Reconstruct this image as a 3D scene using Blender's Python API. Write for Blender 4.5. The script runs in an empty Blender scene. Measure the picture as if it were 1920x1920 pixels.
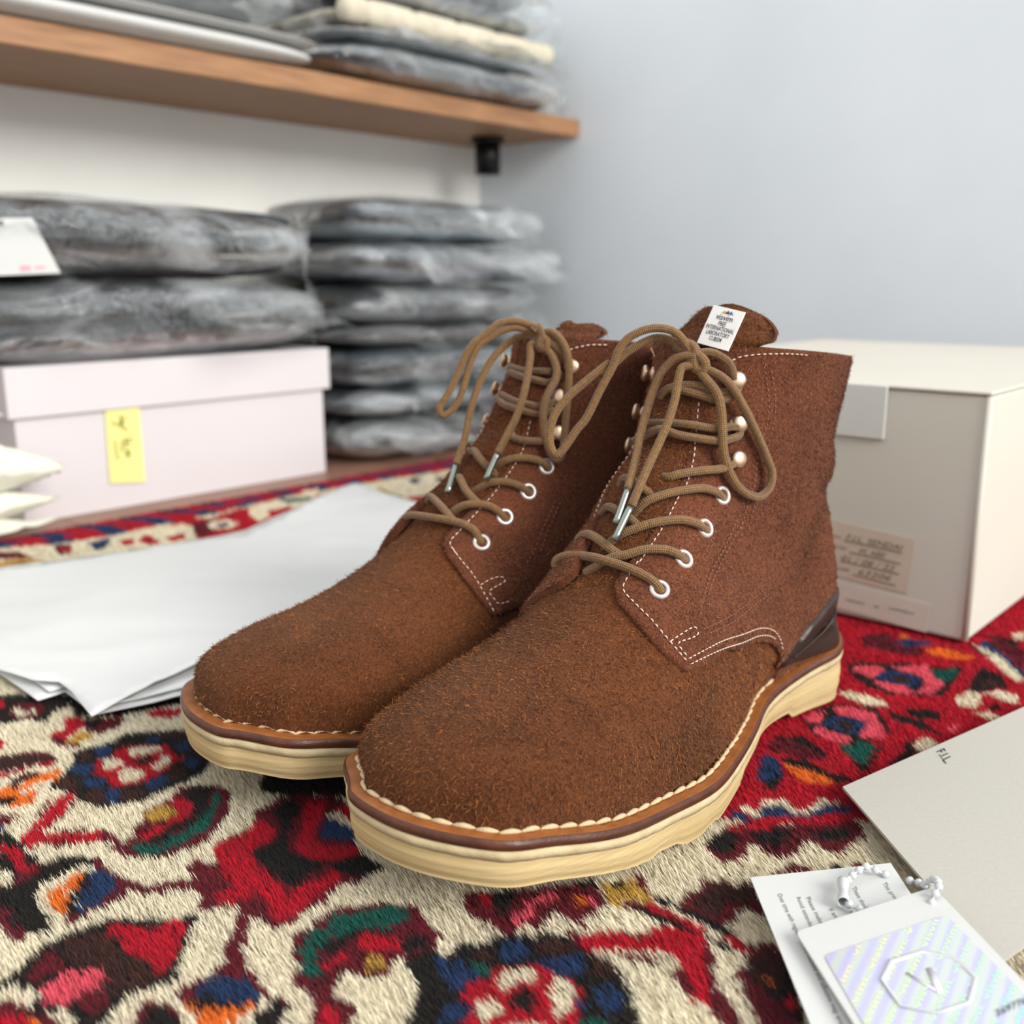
import bpy, bmesh, math, random
import numpy as np
from mathutils import Vector, Matrix
from mathutils.geometry import delaunay_2d_cdt
SC=bpy.context.scene;COL=SC.collection
# ---------------- camera, light, exposure ----------------
cam=bpy.data.cameras.new('camera');co=bpy.data.objects.new('camera',cam);COL.objects.link(co);SC.camera=co
cam.sensor_width=36;cam.sensor_fit='HORIZONTAL';cam.lens=36*1900/1920;cam.clip_start=.01;cam.clip_end=50
co.location=(0,0,.22);co.rotation_euler=(math.radians(90-13),0,0)
cam.dof.use_dof=True;cam.dof.focus_distance=.40;cam.dof.aperture_fstop=36/4.2
SC.view_settings.view_transform='Standard';SC.view_settings.look='None';SC.view_settings.gamma=1;SC.view_settings.use_curve_mapping=False
SC.view_settings.exposure=0.2
W=bpy.data.worlds.new('world');SC.world=W;W.use_nodes=True
W.node_tree.nodes['Background'].inputs[0].default_value=(.93,.965,1.0,1);W.node_tree.nodes['Background'].inputs[1].default_value=.98
def area(name,loc,aim,sx,sy,power,col):
    l=bpy.data.lights.new(name,'AREA');l.shape='RECTANGLE';l.size=sx;l.size_y=sy;l.energy=power;l.color=col
    o=bpy.data.objects.new(name,l);COL.objects.link(o);o.location=loc
    o.rotation_euler=(Vector(aim)-Vector(loc)).to_track_quat('-Z','Y').to_euler();return o
area('window_daylight',(2.6,-1.7,1.9),(0,.8,.1),2.0,1.7,160,(1.0,.965,.90))
# room frame: E1 runs along the shelf wall, E2 points at the shelf wall
E1=np.array([.66523,.74664]);E2=np.array([-.74664,.66523])
def rw(a,b,z=0): p=E1*a+E2*b;return (float(p[0]),float(p[1]),float(z))
RA=math.atan2(E1[1],E1[0])
rng=np.random.default_rng(7);random.seed(7)
# ---------------- materials ----------------
def srgb(*c): return tuple([(v/12.92 if v<=.04045 else ((v+.055)/1.055)**2.4) for v in [x/255 for x in c]]+[1])
class NT:
    def __init__(s,name):
        s.m=bpy.data.materials.new(name);s.m.use_nodes=True;s.t=s.m.node_tree;s.n=s.t.nodes;s.b=s.n['Principled BSDF'];s.out=s.n['Material Output']
    def node(s,t,**k):
        x=s.n.new(t)
        for a,v in k.items():
            if hasattr(x,a): setattr(x,a,v)
            else: x.inputs[a.replace('_',' ')].default_value=v
        return x
    def l(s,a,b): s.t.links.new(a,b)
    def noise(s,scale,detail=3,rough=.55,vec=None,stretch=None,dist=0):
        tc=s.node('ShaderNodeTexCoord');o=tc.outputs['Object'] if vec is None else vec
        if stretch:
            mp=s.node('ShaderNodeMapping');mp.inputs['Scale'].default_value=stretch;s.l(o,mp.inputs[0]);o=mp.outputs[0]
        x=s.node('ShaderNodeTexNoise');x.inputs['Scale'].default_value=scale;x.inputs['Detail'].default_value=detail;x.inputs['Roughness'].default_value=rough;x.inputs['Distortion'].default_value=dist
        s.l(o,x.inputs['Vector']);return x.outputs['Fac']
    def ramp(s,fac,stops):
        r=s.node('ShaderNodeValToRGB');e=r.color_ramp.elements
        while len(e)<len(stops): e.new(.5)
        for k,(p,c) in zip(e,stops): k.position=p;k.color=c
        s.l(fac,r.inputs[0]);return r.outputs[0]
    def mix(s,a,b,f,mode='MIX'):
        x=s.node('ShaderNodeMix');x.data_type='RGBA';x.blend_type=mode
        for i,v in ((6,a),(7,b),(0,f)):
            if hasattr(v,'links') or isinstance(v,bpy.types.NodeSocket): s.l(v,x.inputs[i])
            else: x.inputs[i].default_value=v
        return x.outputs[2]
    def bump(s,h,strength=.3,dist=.001,prev=None):
        b=s.node('ShaderNodeBump');b.inputs['Strength'].default_value=strength;b.inputs['Distance'].default_value=dist;s.l(h,b.inputs['Height'])
        if prev: s.l(prev,b.inputs['Normal'])
        s.l(b.outputs[0],s.b.inputs['Normal']);return b.outputs[0]
    def base(s,v):
        if isinstance(v,bpy.types.NodeSocket): s.l(v,s.b.inputs['Base Color'])
        else: s.b.inputs['Base Color'].default_value=v
    def set(s,**k):
        for a,v in k.items(): s.b.inputs[a.replace('_',' ')].default_value=v
def plain(name,c,rough=.6,metal=0,var=.04,scale=40,bump=0,bs=300,spec=.4):
    t=NT(name);f=t.noise(scale,4);lo=tuple([x*(1-var*2) for x in c[:3]]+[1]);hi=tuple([min(1,x*(1+var*2)) for x in c[:3]]+[1])
    t.base(t.ramp(f,[(.3,lo),(.7,hi)]));t.set(Roughness=rough,Metallic=metal);t.b.inputs['Specular IOR Level'].default_value=spec
    if bump: t.bump(t.noise(bs,3),bump,.0006)
    return t.m
def attr_mat(name,attr,rough=.9,sheen=0,noise=0):
    t=NT(name);a=t.node('ShaderNodeAttribute');a.attribute_name=attr;t.base(a.outputs['Color']);t.set(Roughness=rough);t.b.inputs['Specular IOR Level'].default_value=.15
    if sheen: t.b.inputs['Sheen Weight'].default_value=sheen;t.b.inputs['Sheen Roughness'].default_value=.6
    return t.m
# ---------------- mesh helpers ----------------
def mk(name,V,F,mat,parent=None,smooth=True,uv=None,colors=None,loc=None,rot=None,**props):
    me=bpy.data.meshes.new(name);V=np.asarray(V,np.float32).reshape(-1,3)
    if isinstance(F,np.ndarray) and F.ndim==2:
        n,k=F.shape;me.vertices.add(len(V));me.vertices.foreach_set('co',V.ravel());me.loops.add(n*k);me.loops.foreach_set('vertex_index',F.astype(np.int32).ravel())
        me.polygons.add(n);me.polygons.foreach_set('loop_start',np.arange(0,n*k,k,dtype=np.int32));me.polygons.foreach_set('loop_total',np.full(n,k,np.int32))
        me.update(calc_edges=True)
    else: me.from_pydata(V.tolist(),[],[list(map(int,f)) for f in F]);me.update()
    if smooth: me.polygons.foreach_set('use_smooth',np.ones(len(me.polygons),bool))
    if uv is not None:
        u=me.uv_layers.new(name='UVMap');li=np.empty(len(me.loops),np.int32);me.loops.foreach_get('vertex_index',li);u.data.foreach_set('uv',np.asarray(uv,np.float32)[li].ravel())
    if colors is not None:
        a=me.color_attributes.new('col','FLOAT_COLOR','POINT');c=np.ones((len(V),4),np.float32);c[:,:3]=colors;a.data.foreach_set('color',c.ravel())
    for m in (mat if isinstance(mat,(list,tuple)) else [mat]): me.materials.append(m)
    o=bpy.data.objects.new(name,me);COL.objects.link(o)
    if parent is not None: o.parent=parent
    if loc is not None: o.location=loc
    if rot is not None: o.rotation_euler=rot
    for k,v in props.items(): o[k]=v
    return o
def thing(name,label,cat,loc=(0,0,0),rz=0,group=None):
    o=bpy.data.objects.new(name,None);COL.objects.link(o);o.empty_display_size=.01;o.location=loc;o.rotation_euler=(0,0,rz);o['label']=label;o['category']=cat
    if group: o['group']=group
    return o
def tag(o,label,cat,group=None):
    o['label']=label;o['category']=cat
    if group: o['group']=group
    return o
def grid_faces(n,m,wrap_m=False,flip=False):
    i=np.arange(n-1)[:,None];j=np.arange(m if wrap_m else m-1)[None];j2=(j+1)%m
    a=i*m+j;b=(i+1)*m+j;c=(i+1)*m+j2;d=i*m+j2
    F=np.stack(np.broadcast_arrays(a,b,c,d),-1).reshape(-1,4);return F[:,::-1] if flip else F
def box(x0,x1,y0,y1,z0,z1,bev=0):
    bm=bmesh.new();bmesh.ops.create_cube(bm,size=1)
    for v in bm.verts: v.co=Vector(((x0+x1)/2+v.co.x*(x1-x0),(y0+y1)/2+v.co.y*(y1-y0),(z0+z1)/2+v.co.z*(z1-z0)))
    if bev: bmesh.ops.bevel(bm,geom=bm.edges[:],offset=bev,segments=2,affect='EDGES',profile=.5)
    V=[v.co[:] for v in bm.verts];F=[[v.index for v in f.verts] for f in bm.faces];bm.free();return V,F
def catmull(P,k=8,closed=False):
    P=np.asarray(P,float);n=len(P)
    if n<3 and not closed:
        t=np.linspace(0,1,k+1)[:,None];return P[0]+(P[-1]-P[0])*t
    Q=P if closed else np.vstack([2*P[0]-P[1],P,2*P[-1]-P[-2]]);o=[]
    rg=range(n) if closed else range(1,n)
    for i in rg:
        if closed: p0,p1,p2,p3=[Q[(i+d)%n] for d in (-1,0,1,2)]
        else: p0,p1,p2,p3=Q[i-1],Q[i],Q[i+1],Q[i+2]
        for t in np.linspace(0,1,k,endpoint=False): o.append(.5*((2*p1)+(-p0+p2)*t+(2*p0-5*p1+4*p2-p3)*t*t+(-p0+3*p1-3*p2+p3)*t**3))
    if not closed: o.append(P[-1])
    return np.array(o)
def tube(P,r,m=8,flat=1.0,cap=True):
    P=np.asarray(P,float);n=len(P);T=np.gradient(P,axis=0);T/=np.linalg.norm(T,axis=1,keepdims=True)+1e-12
    u=np.cross(T[0],[0,0,1.]);u=u if np.linalg.norm(u)>.1 else np.cross(T[0],[1.,0,0]);u/=np.linalg.norm(u);U=[]
    for i in range(n):
        u=u-T[i]*(u@T[i]);u/=np.linalg.norm(u)+1e-12;U.append(u)
    U=np.array(U);B=np.cross(T,U);a=np.linspace(0,2*np.pi,m,endpoint=False);r=np.broadcast_to(np.asarray(r,float),(n,))
    V=P[:,None]+(U[:,None]*np.cos(a)[None,:,None]+B[:,None]*np.sin(a)[None,:,None]*flat)*r[:,None,None]
    s=np.r_[0,np.cumsum(np.linalg.norm(np.diff(P,axis=0),axis=1))]
    uv=np.stack(np.broadcast_arrays((a/(2*np.pi))[None],s[:,None]),-1).reshape(-1,2)
    F=grid_faces(n,m,True);V=V.reshape(-1,3);F=[list(f) for f in F]
    if cap: F+= [list(range(m)),list(range((n-1)*m,n*m))[::-1]]
    return V,F,uv
def joinm(parts):
    Vs=[];Fs=[];o=0
    for p in parts:
        V,F=p[0],p[1];Vs.append(np.asarray(V,float).reshape(-1,3));Fs+=[[i+o for i in f] for f in F];o+=len(Vs[-1])
    return np.vstack(Vs),Fs
_tc={}
def text_geo(s,size,align='LEFT',font=None,shear=0,bold=0):
    k=(s,size,align,shear,bold)
    cu=bpy.data.curves.new('t','FONT');cu.body=s;cu.size=size;cu.align_x=align;cu.shear=shear;cu.offset=bold;cu.resolution_u=2
    o=bpy.data.objects.new('t',cu);me=bpy.data.meshes.new_from_object(o)
    V=np.array([v.co[:] for v in me.vertices]).reshape(-1,3);F=[list(p.vertices) for p in me.polygons]
    bpy.data.meshes.remove(me);bpy.data.objects.remove(o);bpy.data.curves.remove(cu);return V,F
def noise3(P,scale,seed=0):
    """cheap smooth value noise, vectorised"""
    P=np.asarray(P,float)*scale+seed*17.3;i=np.floor(P).astype(np.int64);f=P-i;f=f*f*(3-2*f);r=0
    for dx in (0,1):
        for dy in (0,1):
            for dz in (0,1):
                h=(i[...,0]+dx)*73856093^(i[...,1]+dy)*19349663^(i[...,2]+dz)*83492791
                h=(h*1103515245+12345)&0x7fffffff;v=(h%10007)/10007.
                w=(f[...,0] if dx else 1-f[...,0])*(f[...,1] if dy else 1-f[...,1])*(f[...,2] if dz else 1-f[...,2]);r=r+v*w
    return r*2-1
def ridged(P,scale,seed=0): return 1-2*np.abs(noise3(P,scale,seed))
def fibres(name,P,D,L,Wd,col,mat,parent,bend=.3,kind='stuff',blade=3):
    """tapering bent blades at P along D (n,3), length L, width Wd"""
    n=len(P);side=np.cross(D,rng.normal(size=(n,3)));side/=np.linalg.norm(side,axis=1,keepdims=True)+1e-9
    bd=np.cross(side,D)*bend*(rng.random((n,1))*2-1);L=L[:,None];w=Wd[:,None]/2
    if blade==1:
        V=np.stack([P-side*w,P+side*w,P+D*L+bd*L],1).reshape(-1,3);C=np.clip(np.repeat(col,3,axis=0)*np.tile([.78,.78,1.12],n)[:,None],0,1)  # root shade and lit tip painted into the blade colour
        o=mk(name,V,np.arange(n*3).reshape(n,3),mat,parent,smooth=False,colors=C);o['kind']=kind;return o
    a=P-side*w;b=P+side*w;M=P+D*L*.55;c=M+side*w*.8;d=M-side*w*.8;t=P+D*L+bd*L
    V=np.stack([a,b,c,d,t],1).reshape(-1,3);k=np.arange(n)[:,None]*5
    F=np.concatenate([k+[0,1,2],k+[0,2,3],k+[3,2,4]],1).reshape(-1,3)
    C=np.repeat(col,5,axis=0);sh=np.tile([.72,.72,1.,1.,1.12],n)[:,None];C=np.clip(C*sh,0,1)  # sh paints shade at the roots and light at the tips
    o=mk(name,V,F,mat,parent,smooth=False,colors=C);o['kind']=kind;return o

# ---------------- measured tables ----------------
RUG=[('W',[442,1390,1159,709,352,208,391,144,425,63,282,33,66,275]),
('R',[345,196,593,316,765,298,976,216,412,77,385,150]),
('K',[196,558,224,526,218,509,208,509,201,500,195,511,189,511,180,517]),
('M',[194,528,200,534,210,526,206,512,200,509,192,516,192,523]),
('W',[196,528,200,530,200,522,197,515,193,518]),
('W',[202,522,204,519,201,513,199,515]),
('R',[193,552,198,544,194,535,188,537]),
('K',[224,526,273,471,270,466,231,479,214,495]),
('W',[232,477,242,473,262,456,250,435,239,441,226,451,220,459,211,461]),
('R',[241,472,247,473,259,462,256,456,244,459,241,465]),
('R',[207,493,211,498,216,490,212,480,205,476,201,476,197,472,194,482,197,486,203,483]),
('M',[216,488,232,478,224,467,212,467,210,475]),
('K',[215,487,223,483,219,477,214,474,211,479]),
('M',[194,482,197,479,200,465,201,459,197,462,192,471]),
('Y',[196,470,205,475,209,476,210,467,203,464,197,467]),
('R',[174,502,178,492,174,486,169,490]),
('K',[193,455,199,457,207,454,213,454,220,458,230,451,238,445,246,438,241,413,231,396,223,391,212,390,202,390,193,388,182,394,177,399,175,408,175,420,172,431,176,438,180,437,185,444,191,447]),
('N',[231,447,244,437,241,432,230,440]),
('N',[176,436,182,435,182,427,178,422,174,427]),
('N',[178,414,185,413,186,405,180,399,176,405]),
('N',[191,403,198,398,197,392,190,391,187,396]),
('N',[215,406,222,402,216,393,210,396]),
('N',[194,453,200,453,199,446,193,446]),
('B',[203,454,210,451,209,445,204,441,200,444]),
('B',[226,446,232,442,227,436,223,441]),
('B',[186,444,190,444,195,437,192,431,187,430,184,438]),
('B',[185,428,190,426,191,417,186,413,182,420]),
('B',[188,410,192,407,184,394,181,396,184,404]),
('B',[203,404,212,403,209,394,202,394,200,399]),
('B',[232,430,237,426,234,418,229,421]),
('B',[226,411,231,406,225,398,222,403]),
('B',[197,444,201,442,197,438]),
('R',[190,430,193,430,197,440,203,439,212,444,218,442,228,430,226,419,228,412,222,412,215,407,209,406,202,405,196,406,190,411,192,417,194,419,191,425]),
('W',[200,439,204,438,206,431,204,426,200,426,196,429]),
('W',[213,439,219,439,225,431,224,427,217,428,211,433]),
('W',[197,418,201,423,206,419,207,413,204,408,198,409,195,413]),
('W',[212,417,219,418,221,423,224,420,221,413,214,410,211,411]),
('K',[208,426,216,426,217,421,210,419]),
('M',[166,481,182,471,187,464,187,455,184,453,181,454,176,457,158,463]),
('N',[164,479,175,475,185,462,184,456,174,459,159,466]),
('R',[158,463,166,458,171,459,176,455,184,454,184,450,180,448,177,454,163,454,157,459]),
('W',[156,457,164,455,175,456,178,452,182,449,182,443,177,446,171,453,164,451,159,448,154,452]),
('N',[159,445,162,450,171,453,175,448,173,445,168,445,159,442]),
('O',[152,447,164,442,168,445,174,446,182,445,180,439,176,436,169,440,160,437,166,432,160,424,153,424,151,428,156,430,151,444]),
('W',[159,435,167,436,169,433,164,433,160,432]),
('O',[159,433,165,434,166,430,160,424,157,426]),
('K',[150,442,156,436,158,432,154,429,151,430,147,436]),
('M',[145,428,149,419,152,417,149,414,146,412,140,416]),
('B',[140,417,144,411,142,409,138,413]),
('R',[177,418,174,421,168,418,161,412,154,405,146,399,142,393,144,388,150,387,158,378,164,372,169,374,170,379,163,382,157,390,153,393,153,397,158,400,164,403,174,413]),
('M',[165,420,168,420,164,415,157,409,156,412]),
('M',[164,402,172,409,178,416,171,406,165,401,157,397,154,396,158,400]),
('M',[169,380,171,378,170,370,170,362,169,355,168,349,166,352,166,360,167,369,165,371]),
('M',[158,392,160,389,165,386,165,383,161,384,157,389]),
('M',[149,389,154,385,158,377,153,379,150,384]),
('K',[138,413,144,404,143,392,142,386,142,376,141,370,138,374,140,383,139,395,135,405]),
('R',[135,405,139,394,141,387,139,378,139,373,133,379,136,387,133,398]),
('K',[132,397,136,387,133,379,128,385]),
('M',[187,379,196,380,203,382,210,387,218,382,224,373,222,364,212,352,205,347,196,341,191,338,185,340,177,341,170,347,168,354,170,363,177,364,179,372,184,371]),
('K',[208,383,216,384,221,376,214,369,206,359,197,355,191,355,181,352,177,351,178,356,184,358,193,361,200,361,206,371]),
('G',[217,370,220,370,215,362,207,356,202,349,197,346,190,346,182,344,175,345,171,349,171,358,176,357,179,350,185,353,193,353,201,356,208,361]),
('R',[200,378,205,378,207,372,203,366,198,360,189,361,181,357,176,358,177,363,182,364,191,365,197,368]),
('Y',[187,376,192,379,198,377,198,370,195,367,189,368,185,368]),
('M',[183,372,189,368,194,368,194,366,188,364,179,364,179,369]),
('M',[208,356,213,354,209,348,204,347,201,349]),
('M',[220,344,226,345,235,346,239,345,246,335,251,328,252,317,231,292,228,272,216,270,212,276,203,272,194,272,184,270,178,271,179,277,177,292,172,299,194,334,202,335,211,335,215,336]),
('R',[217,338,219,332,217,324,211,320,202,321,199,316,197,302,196,293,193,286,198,285,204,285,210,282,215,287,218,284,213,278,208,276,196,274,189,273,182,272,181,279,185,286,186,296,182,304,185,313,190,327,194,334,200,333,210,334]),
('K',[245,373,272,342,257,325,251,328,247,336,241,340,236,347,232,358]),
('M',[183,316,183,307,183,303,179,305,178,308]),
('R',[177,306,183,302,187,296,184,285,182,288,178,292,175,298,172,299]),
('M',[177,292,184,294,188,296,185,284,181,280,177,284]),
('K',[225,340,231,342,238,341,234,330,226,326,219,319,212,309,213,300,218,291,214,288,206,289,201,286,198,287,198,298,199,310,202,320,209,320,217,322,223,329]),
('R',[241,334,246,330,238,319,230,315,222,305,228,295,233,293,231,288,225,287,218,291,214,298,214,307,221,315,225,317,232,327]),
('B',[228,310,236,316,240,313,241,302,233,295,229,301,226,306]),
('W',[238,318,243,320,245,319,243,307,240,304,239,311]),
('R',[245,319,250,320,252,318,243,306,243,313]),
('W',[251,323,256,322,253,318,250,320]),
('K',[218,290,229,285,229,272,223,271,217,274,216,280,216,287]),
('M',[155,365,159,361,158,352,158,343,160,335,162,328,168,325,174,321,177,321,178,331,184,331,187,322,184,306,177,306,172,299,169,297,166,301,172,308,172,313,168,319,159,323,156,331,152,328,145,329,138,328,132,327,128,329,130,332,136,331,142,334,148,335,155,339,156,348,154,353]),
('M',[179,295,183,294,184,290,179,282,176,284,169,275,164,270,163,265,160,262,160,255,157,251,156,258,153,263,153,269,154,270,157,267,160,274,168,279,173,286]),
('K',[131,393,144,378,138,374,143,372,151,371,156,364,156,358,150,361,143,359,139,357,136,360,131,354,129,346,128,334,125,329,119,332,118,345,115,354]),
('M',[117,359,122,352,118,345,119,335,118,329,115,330,115,336,115,341,113,349]),
('M',[133,377,137,376,143,372,138,367,131,365,122,371,130,368]),
('R',[136,387,139,384,138,377,138,371,136,370,134,377]),
('W',[127,384,132,378,130,368,122,371]),
('W',[134,358,141,359,150,361,155,357,151,355,147,355,142,353,137,352,133,347,131,338,132,331,129,329,126,329,129,338,129,346,131,354,134,354]),
('O',[135,353,138,352,143,354,148,356,150,353,148,348,143,346,139,346,138,341,133,334,131,339,133,345]),
('K',[150,354,154,353,155,349,141,341,137,336,136,330,134,333,135,338,139,344,144,347]),
('B',[149,349,153,353,156,351,156,341,154,337,149,334,144,330,140,333,137,330,136,335,140,338,142,342,146,343]),
('K',[101,317,108,316,113,319,122,323,130,322,138,321,146,317,149,310,152,310,154,305,158,302,163,302,165,298,158,292,151,284,146,279,138,273,133,275,129,279,125,278,122,275,118,275,110,264,89,287]),
('N',[125,320,130,319,138,314,136,310,139,304,135,297,140,290,138,282,135,276,132,278,127,281,123,281,123,286,128,294,127,299,123,305,122,312]),
('R',[138,314,142,317,144,315,143,311,147,310,148,304,153,304,158,302,160,299,158,295,152,289,147,284,142,280,138,279,138,283,141,287,140,291,136,297,139,304,140,309,137,309]),
('M',[114,316,121,318,121,313,120,308,122,304,117,305,113,307,109,307,109,311,113,311]),
('P',[111,303,115,301,116,303,121,303,123,300,127,299,128,294,127,291,125,290,122,286,119,290,115,289,112,288,110,291,108,292,107,295,109,295,110,301]),
('M',[116,288,119,289,122,284,123,280,120,278,116,276,115,279,115,284]),
('W',[99,313,106,310,105,306,108,305,109,299,106,297,102,293,102,300,102,304,97,309]),
('M',[97,308,102,303,103,297,102,292,106,289,108,283,103,272,89,287]),
('R',[94,300,100,296,102,289,99,276,89,287]),
('O',[102,291,104,290,104,284,98,277,102,288]),
('W',[106,289,111,288,112,283,106,268,103,272,108,283]),
('M',[138,268,141,269,146,268,149,267,154,263,158,257,158,251,152,243,137,259,137,266]),
('K',[138,263,142,261,145,260,147,251,153,246,151,244,145,248,141,250,138,255]),
('B',[142,262,145,265,149,266,154,262,156,255,156,249,153,245,148,248,147,252,145,257,145,260,142,260]),
('O',[137,264,138,260,138,255,143,252,146,248,152,245,150,242,144,242,140,245,134,237,131,240,136,254]),
('M',[124,268,129,272,132,269,134,261,133,255,127,245,118,255]),
('K',[129,269,131,268,132,263,133,257,126,245,119,253,125,265]),
('K',[150,242,153,239,157,242,158,239,159,234,155,234,145,224,140,229]),
('B',[150,264,152,263,155,257,155,250,156,245,152,245,148,248,146,253,144,255]),
('K',[144,255,147,251,149,247,151,245,146,246,144,251]),
('O',[142,251,145,250,147,246,152,245,149,242,143,244,140,243,133,237]),
('M',[174,287,176,283,171,277,168,271,164,271,162,264,159,260,161,255,158,254,158,246,159,239,159,234,158,234,157,241,156,248,157,257,154,262,153,264,151,266,154,270,155,266,158,268,159,274,166,279,171,283]),
('M',[179,263,184,264,190,264,196,265,201,264,204,260,211,257,215,253,217,248,220,244,218,237,216,232,215,226,210,222,205,220,201,223,198,227,193,226,187,223,184,227,182,232,180,236,178,235,174,232,172,232,170,227,172,223,171,218,165,215,159,208,152,217,161,228,165,231,165,236,166,241,167,248,170,247,170,242,172,240,172,248,174,256,175,259,177,258]),
('K',[181,249,184,252,190,250,194,250,198,251,201,244,206,240,202,238,199,242,194,246,187,245,182,245]),
('K',[206,233,211,231,210,227,207,223,204,225,200,227,201,231]),
('G',[177,257,181,258,184,258,186,262,190,259,197,261,200,260,205,257,210,253,215,250,217,245,215,240,210,241,205,243,200,247,196,250,190,251,185,252,180,250,176,244,175,238,171,241,171,246,174,250]),
('R',[193,246,196,245,199,245,201,241,201,237,203,233,200,230,194,236,191,240]),
('R',[178,246,180,242,184,244,187,242,184,239,179,239,177,240]),
('Y',[188,234,192,234,194,232,192,228,190,226,188,229,185,228]),
('R',[162,226,166,227,167,225,166,220,157,211,153,216]),
('K',[196,225,201,224,206,222,209,215,215,217,221,212,229,209,233,207,234,201,240,199,242,194,243,189,240,182,242,174,240,168,237,162,231,156,224,148,209,139,163,190,176,202,185,207,192,212]),
('N',[217,211,220,207,218,203,214,205,213,211]),
('N',[233,199,239,194,241,187,236,185,229,191]),
('N',[240,180,244,176,240,169,234,169,233,174]),
('B',[222,206,227,206,230,204,231,199,227,195,222,196,217,198]),
('B',[225,191,231,189,239,183,236,178,231,177,226,179,225,186]),
('B',[227,169,232,167,233,161,228,158,222,159,224,165]),
('B',[221,170,223,167,221,165,218,167]),
('B',[207,213,210,210,208,206,209,200,205,199,201,201,196,202]),
('G',[212,211,211,208,214,203,213,199,208,201,209,205]),
('B',[190,199,196,196,195,192,190,190,182,194]),
('B',[204,218,208,217,206,213,199,205,199,210]),
('R',[203,201,207,198,214,199,218,196,222,193,225,191,225,184,226,177,225,173,225,170,221,170,216,165,211,164,204,160,186,180,188,189,192,189,197,194,196,198]),
('W',[210,195,214,197,217,194,221,192,222,188,217,184,215,189,212,190,209,189,207,190]),
('W',[217,180,224,181,226,178,225,174,218,169,213,168,210,170,211,174,214,174,216,178]),
('W',[198,193,201,193,203,189,201,184,197,184,193,185,195,189]),
('W',[197,179,202,175,205,171,199,165,191,174]),
('W',[206,177,206,174,205,174]),
('K',[206,187,209,186,213,186,213,182,210,178,206,177,206,181,203,183]),
('G',[214,163,218,161,218,157,210,152,205,158,209,164]),
('M',[238,237,246,229,256,220,269,211,274,205,270,197,268,192,263,194,259,193,254,195,252,189,250,192,251,199,252,205,246,204,239,202,239,208,233,207,229,209,231,217,229,224,232,231]),
('K',[246,229,252,221,244,218,237,215,236,218,241,225]),
('K',[270,211,276,206,274,202,269,205]),
('P',[237,213,245,214,254,216,259,212,261,208,256,209,251,212,245,209,239,209,235,209]),
('R',[240,231,244,228,240,224,236,224]),
('O',[263,206,265,204,263,199,259,200]),
('P',[266,203,266,199,264,195,263,198]),
('Y',[274,202,283,198,287,195,284,189,283,185,279,180,276,187,272,189,268,187,268,192,272,198]),
('K',[278,199,282,197,280,195,276,196]),
('M',[289,196,292,195,286,187,280,181,283,188]),
('M',[271,189,276,186,278,181,275,180,272,184,270,188]),
('K',[272,184,276,181,275,176,271,169,272,164,271,160,269,164,270,170,272,177]),
('R',[277,182,278,178,280,171,278,166,277,157,275,156,273,162,274,171,274,177]),
('R',[245,189,252,186,256,181,258,177,263,172,270,169,274,165,273,158,274,155,246,138,246,142,248,147,253,154,257,155,259,162,256,166,251,173,244,180,240,184]),
('M',[245,194,247,190,240,184,245,176,249,173,254,165,258,161,251,163,247,169,246,176,240,182,242,190]),
('M',[258,182,260,180,258,175,256,175]),
('M',[260,176,263,173,261,170,257,171]),
('M',[250,154,257,155,248,147,249,151]),
('R',[280,159,272,154,269,149,260,144,252,141,252,137,251,132,247,130,245,134,246,139,244,143,249,144,251,151,257,152,260,161,254,168,261,173,269,171,274,165]),
('M',[272,154,269,149,260,144,254,139,252,133,247,127,239,120,237,123,243,131,243,135,252,141,261,148]),
('M',[250,154,255,153,252,149,249,143,246,143,246,148]),
('K',[284,183,285,180,284,173,285,169,291,165,290,158,286,158,285,154,281,145,282,142,279,140,278,143,279,150,280,158,281,167,282,175,280,180]),
('R',[277,183,280,179,280,172,279,166,278,160,278,154,281,150,281,145,279,140,276,143,277,150,277,157,276,163,277,169,275,174,274,179]),
('K',[275,176,277,172,274,162,276,156,277,150,275,144,273,147,274,155,273,162,273,168,272,172]),
('M',[285,173,293,175,298,172,303,176,305,175,304,171,309,171,309,168,308,163,314,164,315,160,305,151,300,146,298,148,298,155,291,153,286,155,284,158,286,164,284,169]),
('N',[287,169,295,171,302,170,308,169,306,162,313,162,314,159,307,153,300,156,299,161,292,159,287,159,287,163]),
('W',[284,154,291,152,294,156,297,153,297,149,300,146,289,138,286,139,283,141,283,146,284,150]),
('M',[279,140,284,141,288,138,284,130,258,110,243,115,254,126,259,133,262,133,263,138,271,139]),
('N',[269,137,277,139,284,135,279,127,272,122,267,124,264,130,265,133]),
('O',[271,131,271,129,268,127,268,129]),
('K',[277,129,278,125,266,117,258,111,257,114,262,121,263,127,270,124]),
('R',[262,121,266,121,266,118,262,117,260,119]),
('M',[325,188,341,188,351,184,357,175,363,167,372,161,386,151,375,142,370,139,372,144,365,143,354,144,354,150,357,158,344,158,340,156,337,160,337,166,339,174,329,171,319,174,321,181]),
('K',[327,187,336,188,342,184,337,178,329,177,323,180]),
('K',[345,179,353,174,358,170,359,166,350,165,344,164,342,170,343,176]),
('K',[361,159,370,155,379,148,375,147,366,147,361,152]),
('R',[344,188,352,185,358,181,365,176,373,167,383,161,389,154,385,150,375,155,366,164,362,172,354,174,348,180,341,184]),
('B',[349,190,358,192,357,184,366,184,372,184,376,180,372,173,379,168,389,166,394,157,390,154,381,161,373,166,368,173,360,180,352,185]),
('W',[360,192,365,190,362,185,374,186,381,180,375,172,382,169,393,168,394,161,387,165,375,167,372,172,375,180,370,183,358,182,359,187]),
('R',[360,199,365,193,368,188,376,188,384,181,378,173,385,170,395,169,399,160,409,168,381,199]),
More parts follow.
